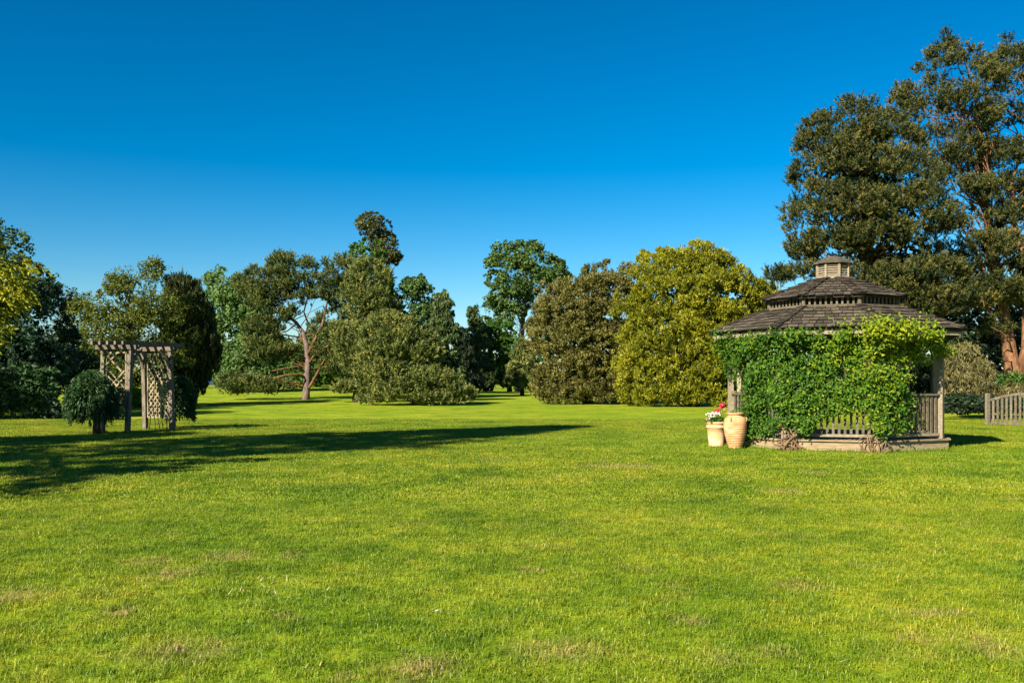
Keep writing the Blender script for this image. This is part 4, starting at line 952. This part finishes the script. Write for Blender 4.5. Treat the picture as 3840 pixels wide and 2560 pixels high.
M['white'] = solid('white_petal', (.82, .80, .78)); M['red'] = solid('red_petal', (.62, .012, .05)); M['pink'] = solid('pink_petal', (.75, .22, .25))
M['blue_car'] = solid('dark_blue_paint', (.02, .05, .13), .25); M['glass'] = solid('car_glass', (.03, .06, .09), .08); M['tyre'] = solid('tyre_rubber', (.02, .02, .02), .9); M['leaf_brown'] = solid('dry_brown_leaf', (.13, .035, .02)); M['leaf_tan'] = solid('tan_leaf', (.5, .27, .13))
def bloom(root, c, r, mat, npet, seed, name='flower_head'):
    g = np.random.default_rng(seed); d = unit(g.normal(size=(npet, 3)) + np.array([-.2, -.5, .4])); p = np.array(c) + d * r
    V = leaf_cards(p, d, np.full(npet, r * .95), np.full(npet, r * .9), 0); np_mesh(name, V, 4, mat, root)
def flowering(name, label, cat, mass_c, mass_r, nleaf, heads, seed):
    root = thing(name, label, cat, (mass_c[0], mass_c[1], .56))
    flower_leaf_mass('foliage', root, mass_c, mass_r, nleaf, LM['lush'], .05, seed)
    for i, (cx, cy, r, mt, npet, dy) in enumerate(heads):
        s = crop(cx, cy); D = pd_ + dy; c = ((s[0] - 1920) / F * D, D, EYE + (YH - s[1]) / F * D)
        bloom(root, c, r, M[mt], npet, seed + i)
        m = MB(); m.tube([(mass_c[0] + (c[0] - mass_c[0]) * .3, mass_c[1], .57), c], [.005, .004], 5); m.build('flower_stem', LM['lush'], root)
wh = [(92, 1190, .035), (105, 1186, .03), (118, 1192, .035), (132, 1182, .035), (146, 1190, .035), (158, 1180, .03), (110, 1204, .03), (126, 1206, .035), (140, 1203, .03), (165, 1192, .035), (176, 1184, .03), (112, 1218, .025), (152, 1204, .03), (182, 1196, .025)]
flowering('petunia_plant', 'white flowering plant spilling over the left side of the flower pot', 'flowering plant', (px - .08, pd_ - .05, .57), .20, 240, [(x, y, r * .9, 'white', 14, -.12 - .05 * (i % 3)) for i, (x, y, r) in enumerate(wh)] + [(92, 1222, .028, 'pink', 12, -.1)], 40)
flowering('geranium_plant', 'red flowering plant standing up at the right side of the flower pot', 'flowering plant', (px + .10, pd_ + .02, .57), .21, 300,
          [(200, 1130, .062, 'red', 40, 0), (186, 1145, .04, 'red', 22, 0), (160, 1170, .058, 'red', 36, -.08), (214, 1160, .032, 'pink', 16, 0), (170, 1160, .03, 'red', 14, 0), (195, 1176, .022, 'pink', 10, 0)], 60)
tr = thing('trailing_plant', 'sparse grey-green trailing plant growing in the ribbed jar', 'plant', (jx, jd, .74))
flower_leaf_mass('foliage', tr, (jx, jd, .79), .17, 110, LM['chestnut'], .045, 77, .6)

# ------------------------------------------------------------------ arbor on the left
P1, P2, P3, P4 = Vector((-12.36, 28.15, 0)), Vector((-11.56, 28.05, 0)), Vector((-11.78, 30.0, 0)), Vector((-10.72, 29.45, 0))
arb = thing('garden_arbor', 'weathered wooden garden arbor with lattice sides and rafters on the left lawn', 'arbor', ((P1.x + P4.x) / 2, 28.9, 0))
u = Vector((0, 0, 1)); ZT = 2.60
tops = {}
for nm, p, lean in (('a', P1, Vector((.05, 0, 0))), ('b', P2, Vector((.10, 0, 0))), ('c', P3, Vector((-.06, 0, 0))), ('d', P4, Vector((-.07, 0, 0)))):
    q = p + lean + u * ZT; tops[nm] = q
    m = MB(); m.beam(p - u * .05, q, .125, .125, up=Vector((.3, 1, 0))); m.build('post', M['arbor'], arb)
for a, b, in (('a', 'b'), ('c', 'd')):
    d = (tops[b] - tops[a]).normalized()
    one_beam('cross_beam', tops[a] - d * .22 - u * .02 - Vector((d.y, -d.x, 0)) * .08, tops[b] + d * .22 - u * .02 - Vector((d.y, -d.x, 0)) * .08, .05, .13, M['arbor'], arb)
    one_beam('cross_beam', tops[a] - d * .22 - u * .02 + Vector((d.y, -d.x, 0)) * .08, tops[b] + d * .22 - u * .02 + Vector((d.y, -d.x, 0)) * .08, .05, .13, M['arbor'], arb)
da = (tops['b'] - tops['a']); dc = (tops['d'] - tops['c'])
for i in range(5):
    t = -.12 + i * .31
    a = tops['a'] + da * t; b = tops['c'] + dc * t; e = (b - a).normalized()
    one_beam('rafter', a - e * .42 + u * .10, b + e * .42 + u * .10, .075, .11, M['arbor'], arb)
for a, b in (('a', 'c'), ('c', 'a'), ('b', 'd'), ('d', 'b')):
    A, B = tops[a], tops[b]; e = (B - A); e.z = 0; e.normalize()
    pts = [A - u * .62 + e * .05, A - u * .42 + e * .10, A - u * .22 + e * .24, A - u * .04 + e * .42]
    m = MB(); m.tube(pts, [.045, .05, .05, .045], 6); m.build('brace', M['arbor'], arb)
def lattice(A, B, z0, z1, keep, pan):
    d = (B - A); d.z = 0; W_ = d.length; d.normalize(); H = z1 - z0
    fr = .045; n0 = Vector((d.y, -d.x, 0))
    for (s, e) in (((0, z0), (W_, z0)), ((0, z1), (W_, z1))):
        one_beam('panel_rail', A + d * s[0] + u * s[1], A + d * e[0] + u * e[1], .03, fr, M['lattice'], pan)
    for s in (fr / 2, W_ - fr / 2):
        one_beam('panel_stile', A + d * s + u * (z0 + .024), A + d * s + u * (z1 - .024), fr, .03, M['lattice'], pan, up=n0)
    sp = .195
    for sg in (1, -1):
        c = -H
        while c < W_ + H:
            # line x = c + sg' * z, clipped to rectangle
            pts = []
            for z in np.linspace(0, H, 60):
                x = c + z if sg == 1 else c + H - z
                if fr < x < W_ - fr: pts.append((x, z))
            c += sp
            if len(pts) < 4: continue
            (xa, za), (xb, zb) = pts[0], pts[-1]
            if R.random() > keep and za > H * .45: continue
            off = n0 * (.007 * sg)
            one_beam('lattice_slat', A + d * xa + u * (z0 + za) + off, A + d * xb + u * (z0 + zb) + off, .010, .046, M['lattice'], pan, up=Vector((0, 0, 1)))
lattice(P1 + Vector((.10, 0, 0)), P2 + Vector((-.02, 0, 0)), .42, 2.42, .6, arb)
lattice(P3 + Vector((.08, -.04, 0)), P4 + Vector((-.10, .04, 0)), .42, 2.42, .95, arb)
# climber leaves on the arbor
def arbor_climber():
    g = np.random.default_rng(91); C_ = []
    root = thing('rambling_climber', 'thin dark climber tangled in the lattice of the arbor', 'climbing plant', tuple(P3))
    for i in range(85):
        if i % 3: a, b, t, z = P3, P4, g.uniform(.05, 1), 1.45 + g.beta(2, 1.6) * 1.15
        else: a, b, t, z = P1, P2, g.uniform(.1, 1), 1.2 + g.random() * 1.3
        p = a.lerp(b, t); C_.append(np.array((p.x, p.y - .05, z)) + g.normal(0, .07, (11, 3)))
    C_ = np.concatenate(C_); m = len(C_); V = leaf_cards(C_, unit(g.normal(size=(m, 3)) + np.array([-.3, -.5, .4])), g.uniform(.05, .09, m), g.uniform(.035, .06, m), .3)
    t = g.uniform(.0, .5, m); tag(np_mesh('leaves', V, 4, LM['oak'], root, np.concatenate([t, t])), kind='stuff')
    for i in range(5):
        pts = [P3.lerp(P4, .15 + .18 * i + .06 * math.sin(j * 1.3 + i)) + u * (.0 + j * .3) + Vector((0, -.04, 0)) for j in range(9)]
        mb = MB(); mb.tube(pts, [.014 - .001 * j for j in range(9)], 5); mb.build('stem', M['dark_bark'], root, True)
arbor_climber()
# two weeping standards
def weeping(name, label, cx, cy_top, cy_bot, D, half_px, tx, seed, cat='tree'):
    g = np.random.default_rng(seed); c = at(cx, cy_top, D); bot = at(cx, cy_bot, D).z; Rr = half_px * K / F * D; H = c.z
    bx = at(tx, 900, D).x
    root = thing(name, label, cat, (bx, D, 0), 'weeping conifers on either side of the arbor')
    P, Dr, T_ = [], [], []
    n = 330
    for i in range(n):
        a = g.uniform(0, 6.283); rr = Rr * (.25 + .78 * math.sqrt(g.random())); zt = H - .12 - (rr / Rr) ** 2.2 * (H - bot) * .45 + g.normal(0, .05)
        zb = bot + g.uniform(0, .35) * (H - bot); x, y = c.x + rr * math.cos(a), D + rr * math.sin(a)
        if zt < zb + .1: zb = zt - .2
        m = int((zt - zb) / .035) + 2; zz = np.linspace(zt, zb, m); x += .12 * math.sin(a * 2.3 + seed) * rr / Rr; zz = zz + .10 * math.sin(a * 3.1 + seed)
        s = np.stack([x + g.normal(0, .025, m) + .08 * math.cos(a) * np.linspace(0, 1, m), y + g.normal(0, .025, m) + .08 * math.sin(a) * np.linspace(0, 1, m), zz], 1)
        P.append(s); T_.append(np.clip(g.normal(.5, .14) + g.normal(0, .12, m), 0, 1)); Dr.append(unit(np.array([math.cos(a) * .6, math.sin(a) * .6, -.9]) + g.normal(0, .35, (m, 3))))
    # rounded top cover
    m = 1500; a = g.uniform(0, 6.283, m); q = np.sqrt(g.random(m)); s = np.stack([c.x + Rr * q * np.cos(a), D + Rr * q * np.sin(a), H - .06 - q ** 2.2 * (H - bot) * .45 + g.normal(0, .03, m)], 1)
    P.append(s); T_.append(np.clip(g.normal(.55, .2, m), 0, 1)); Dr.append(unit(np.stack([np.cos(a), np.sin(a), -.4 * np.ones(m)], 1) + g.normal(0, .4, (m, 3))))
    P, Dr, T_ = np.concatenate(P), np.concatenate(Dr), np.concatenate(T_); m = len(P)
    sd = unit(np.cross(Dr, g.normal(size=(m, 3)))) * .018; L_ = g.uniform(.09, .17, m)[:, None]
    V = np.stack([P - Dr * L_ * .2, P + sd + Dr * L_ * .3, P + Dr * L_, P - sd + Dr * L_ * .3], 1)
    tag(np_mesh('crown', V, 4, LM['cedar'], root, T_), kind='stuff')
    mb = MB(); mb.tube([(bx, D, -.05), (bx, D, .3), (bx + .02, D, .9), (c.x, D, H * .85)], [.13, .10, .085, .05], 9); mb.build('trunk', M['dark_bark'], root, True)
weeping('weeping_conifer', 'weeping dark conifer with a mophead crown at the left post of the arbor', 211, 848, 968, 27.3, 46, 222, 21)
weeping('weeping_conifer', 'weeping dark conifer half hidden behind the right post of the arbor', 408, 862, 960, 31.2, 38, 396, 22)

# ------------------------------------------------------------------ picket gate at the right edge
gp = Vector((17.03, 33.3, 0)); gd = Vector((.62, -.78, 0)).normalized()
gate = thing('picket_gate', 'bow-topped weathered picket gate panel at the right edge of the lawn', 'gate', tuple(gp))
for s in (-.09, .0):
    q = gp + gd * s + Vector((.0, .0, 0)); m = MB(); m.beam(q - u * .05, q + u * (1.15 - .01 * (s < 0)), .085, .085, up=gd); m.build('gate_post', M['wood'], gate)
GL = 2.3
arc = []
for i in range(15):
    t = i / 14; arc.append(gp + gd * (.05 + t * GL) + u * (.90 + .23 * math.sin(t * math.pi)))
for i in range(14): one_beam('top_rail', arc[i], arc[i + 1], .05, .085, M['wood'], gate)
one_beam('bottom_rail', gp + gd * .05 + u * .07, gp + gd * (GL + .05) + u * .07, .045, .07, M['wood'], gate)
for i in range(15):
    t = (i + .6) / 15.2; q = gp + gd * (.05 + t * GL); m = MB(); m.beam(q + u * .108, q + u * (.855 + .23 * math.sin(t * math.pi)), .08, .02, up=Vector((gd.y, -gd.x, 0))); m.build('picket', M['wood'], gate)
q = gp + gd * (GL + .12); m = MB(); m.beam(q - u * .05, q + u * 1.15, .085, .085, up=gd); m.build('gate_post', M['wood'], gate)

# ------------------------------------------------------------------ parked car far left
def car():
    D = 104; c = at(478, 880, D); g0 = ground_z(c.x, D); root = thing('parked_car', 'dark blue car parked in the distance between the yew and the pale green tree', 'car', (c.x, D, g0))
    prof = [(-2.1, .32), (-2.15, .62), (-2.0, .88), (-1.1, .98), (-.55, 1.40), (.75, 1.43), (1.45, .98), (2.0, .90), (2.12, .6), (2.1, .32)]
    v = [(c.x + x, D + y, g0 + z) for y in (-.85, .85) for x, z in prof]; n = len(prof)
    f = [tuple(range(n)), tuple(range(2 * n - 1, n - 1, -1))] + [(i, i + n, (i + 1) % n + n, (i + 1) % n) for i in range(n)]
    b = mesh_obj('body', v, f, M['blue_car'], root)
    for y in (-.865, .865):
        mesh_obj('side_window', [(c.x - .95, D + y, g0 + 1.0), (c.x + 1.2, D + y, g0 + 1.0), (c.x + .68, D + y, g0 + 1.36), (c.x - .5, D + y, g0 + 1.34)], [(0, 1, 2, 3)], M['glass'], root)
    mesh_obj('windscreen', [(c.x - 1.07, D - .75, g0 + 1.03), (c.x - 1.07, D + .75, g0 + 1.03), (c.x - .6, D + .65, g0 + 1.39), (c.x - .6, D - .65, g0 + 1.39)], [(0, 1, 2, 3)], M['glass'], root)
    for x in (-1.3, 1.3):
        for y in (-.8, .8):
            m = MB(); m.tube([(c.x + x, D + y - .1, g0 + .32), (c.x + x, D + y + .1, g0 + .32)], [.32, .32], 16); m.build('wheel', M['tyre'], root)
car()

# ------------------------------------------------------------------ litter on the lawn
def small_leaf(name, label, sx, sy, size, mat, seed):
    D = EYE * F / (sy - YH); g = random.Random(seed); x = (sx - 1920) / F * D; z = .028
    pts = [(-1, 0), (-.5, .45), (.2, .55), (1, .1), (.4, -.4), (-.4, -.5)]; a = g.uniform(0, 6)
    v = [(x + size * (p * math.cos(a) - q * math.sin(a)), D + size * (p * math.sin(a) + q * math.cos(a)), z + size * .5 * abs(q) + size * g.uniform(0, .5)) for p, q in pts]; v.append((x, D, z))
    v2 = [(p[0], p[1], p[2] - .004) for p in v]; n = 6
    f = [(6, i, (i + 1) % 6) for i in range(6)] + [(13, 7 + (i + 1) % 6, 7 + i) for i in range(6)] + [(i, i + 7, (i + 1) % 6 + 7, (i + 1) % 6) for i in range(6)]
    tag(mesh_obj(name, v + v2, f, mat), label, 'feather' if name == 'feather' else 'leaf')
small_leaf('feather', 'small white feather lying on the foreground grass', 1641, 2307, .022, M['white'], 1)
small_leaf('fallen_leaf', 'dark red-brown fallen leaf on the grass in front of the gazebo', 3243, 1822, .05, M['leaf_brown'], 2)
small_leaf('fallen_leaf', 'tiny tan fallen leaf on the open lawn in the middle', 1958, 1840, .035, M['leaf_tan'], 3)
def litter():
    g = np.random.default_rng(5); n = 70; sx = np.concatenate([rng.normal(1000, 130, 40), rng.uniform(200, 3700, 30)]); sy = np.concatenate([rng.normal(2220, 50, 40), rng.uniform(1900, 2540, 30)])
    D = EYE * F / (sy - YH); x = (sx - 1920) / F * D; a = g.uniform(0, 6.28, n); L_ = g.uniform(.03, .085, n)
    dr = np.stack([np.cos(a), np.sin(a), g.uniform(-.1, .5, n)], 1) * L_[:, None]; sd = np.stack([-np.sin(a), np.cos(a), np.zeros(n)], 1) * .0035
    p = np.stack([x, D, np.full(n, .028)], 1); V = np.stack([p - sd, p + sd, p + dr + sd * .3, p + dr - sd * .3], 1)
    o = np_mesh('grass_clippings', V, 4, M['straw'], None, None, np.zeros(3)); tag(o, 'pale cut grass stalks scattered over the foreground lawn', 'grass clippings', None, 'stuff')
M['straw'] = solid('straw', (.55, .50, .22)); litter()
def edge_grass():
    g = np.random.default_rng(17); P = []
    for k in range(8):
        a, b = V8(k, RB + .03, 0), V8(k + 1, RB + .03, 0); n = 420 if k in (7, 0, 1, 2, 3) else 120
        t = g.random(n)[:, None]; an = math.radians(-90 + TH + (k - 1) * 45)
        P.append(np.array(a) * (1 - t) + np.array(b) * t + np.abs(g.normal(0, .05, (n, 1))) * np.array([[math.cos(an), math.sin(an), 0]]))
    for (x, y, r, n) in [(px, pd_, .19, 110), (jx, jd, .165, 110)] + [(p.x, p.y, .09, 90) for p in (P1, P2, P3, P4)] + [(gp.x + gd.x * t, gp.y + gd.y * t, .06, 40) for t in np.linspace(0, 2.3, 14)]:
        a = g.uniform(0, 6.28, n); rr = r + np.abs(g.normal(0, .04, n)); P.append(np.stack([x + rr * np.cos(a), y + rr * np.sin(a), np.zeros(n)], 1))
    P = np.concatenate(P); m = len(P); h = g.uniform(.04, .12, m)[:, None]; a = g.uniform(0, 6.28, m); l = g.uniform(.1, .7, m)
    d = np.stack([np.cos(a) * l, np.sin(a) * l, np.ones(m)], 1) * h; sd = np.stack([-np.sin(a), np.cos(a), np.zeros(m)], 1) * .005
    V = np.stack([P - sd, P + sd, P + d + sd * .2, P + d - sd * .2], 1)
    tag(np_mesh('grass_tufts', V, 4, M['blade'], None, g.random(m) * .9, np.zeros(3)), 'longer uncut grass round the gazebo base, pots and posts', 'grass', None, 'stuff')
edge_grass()
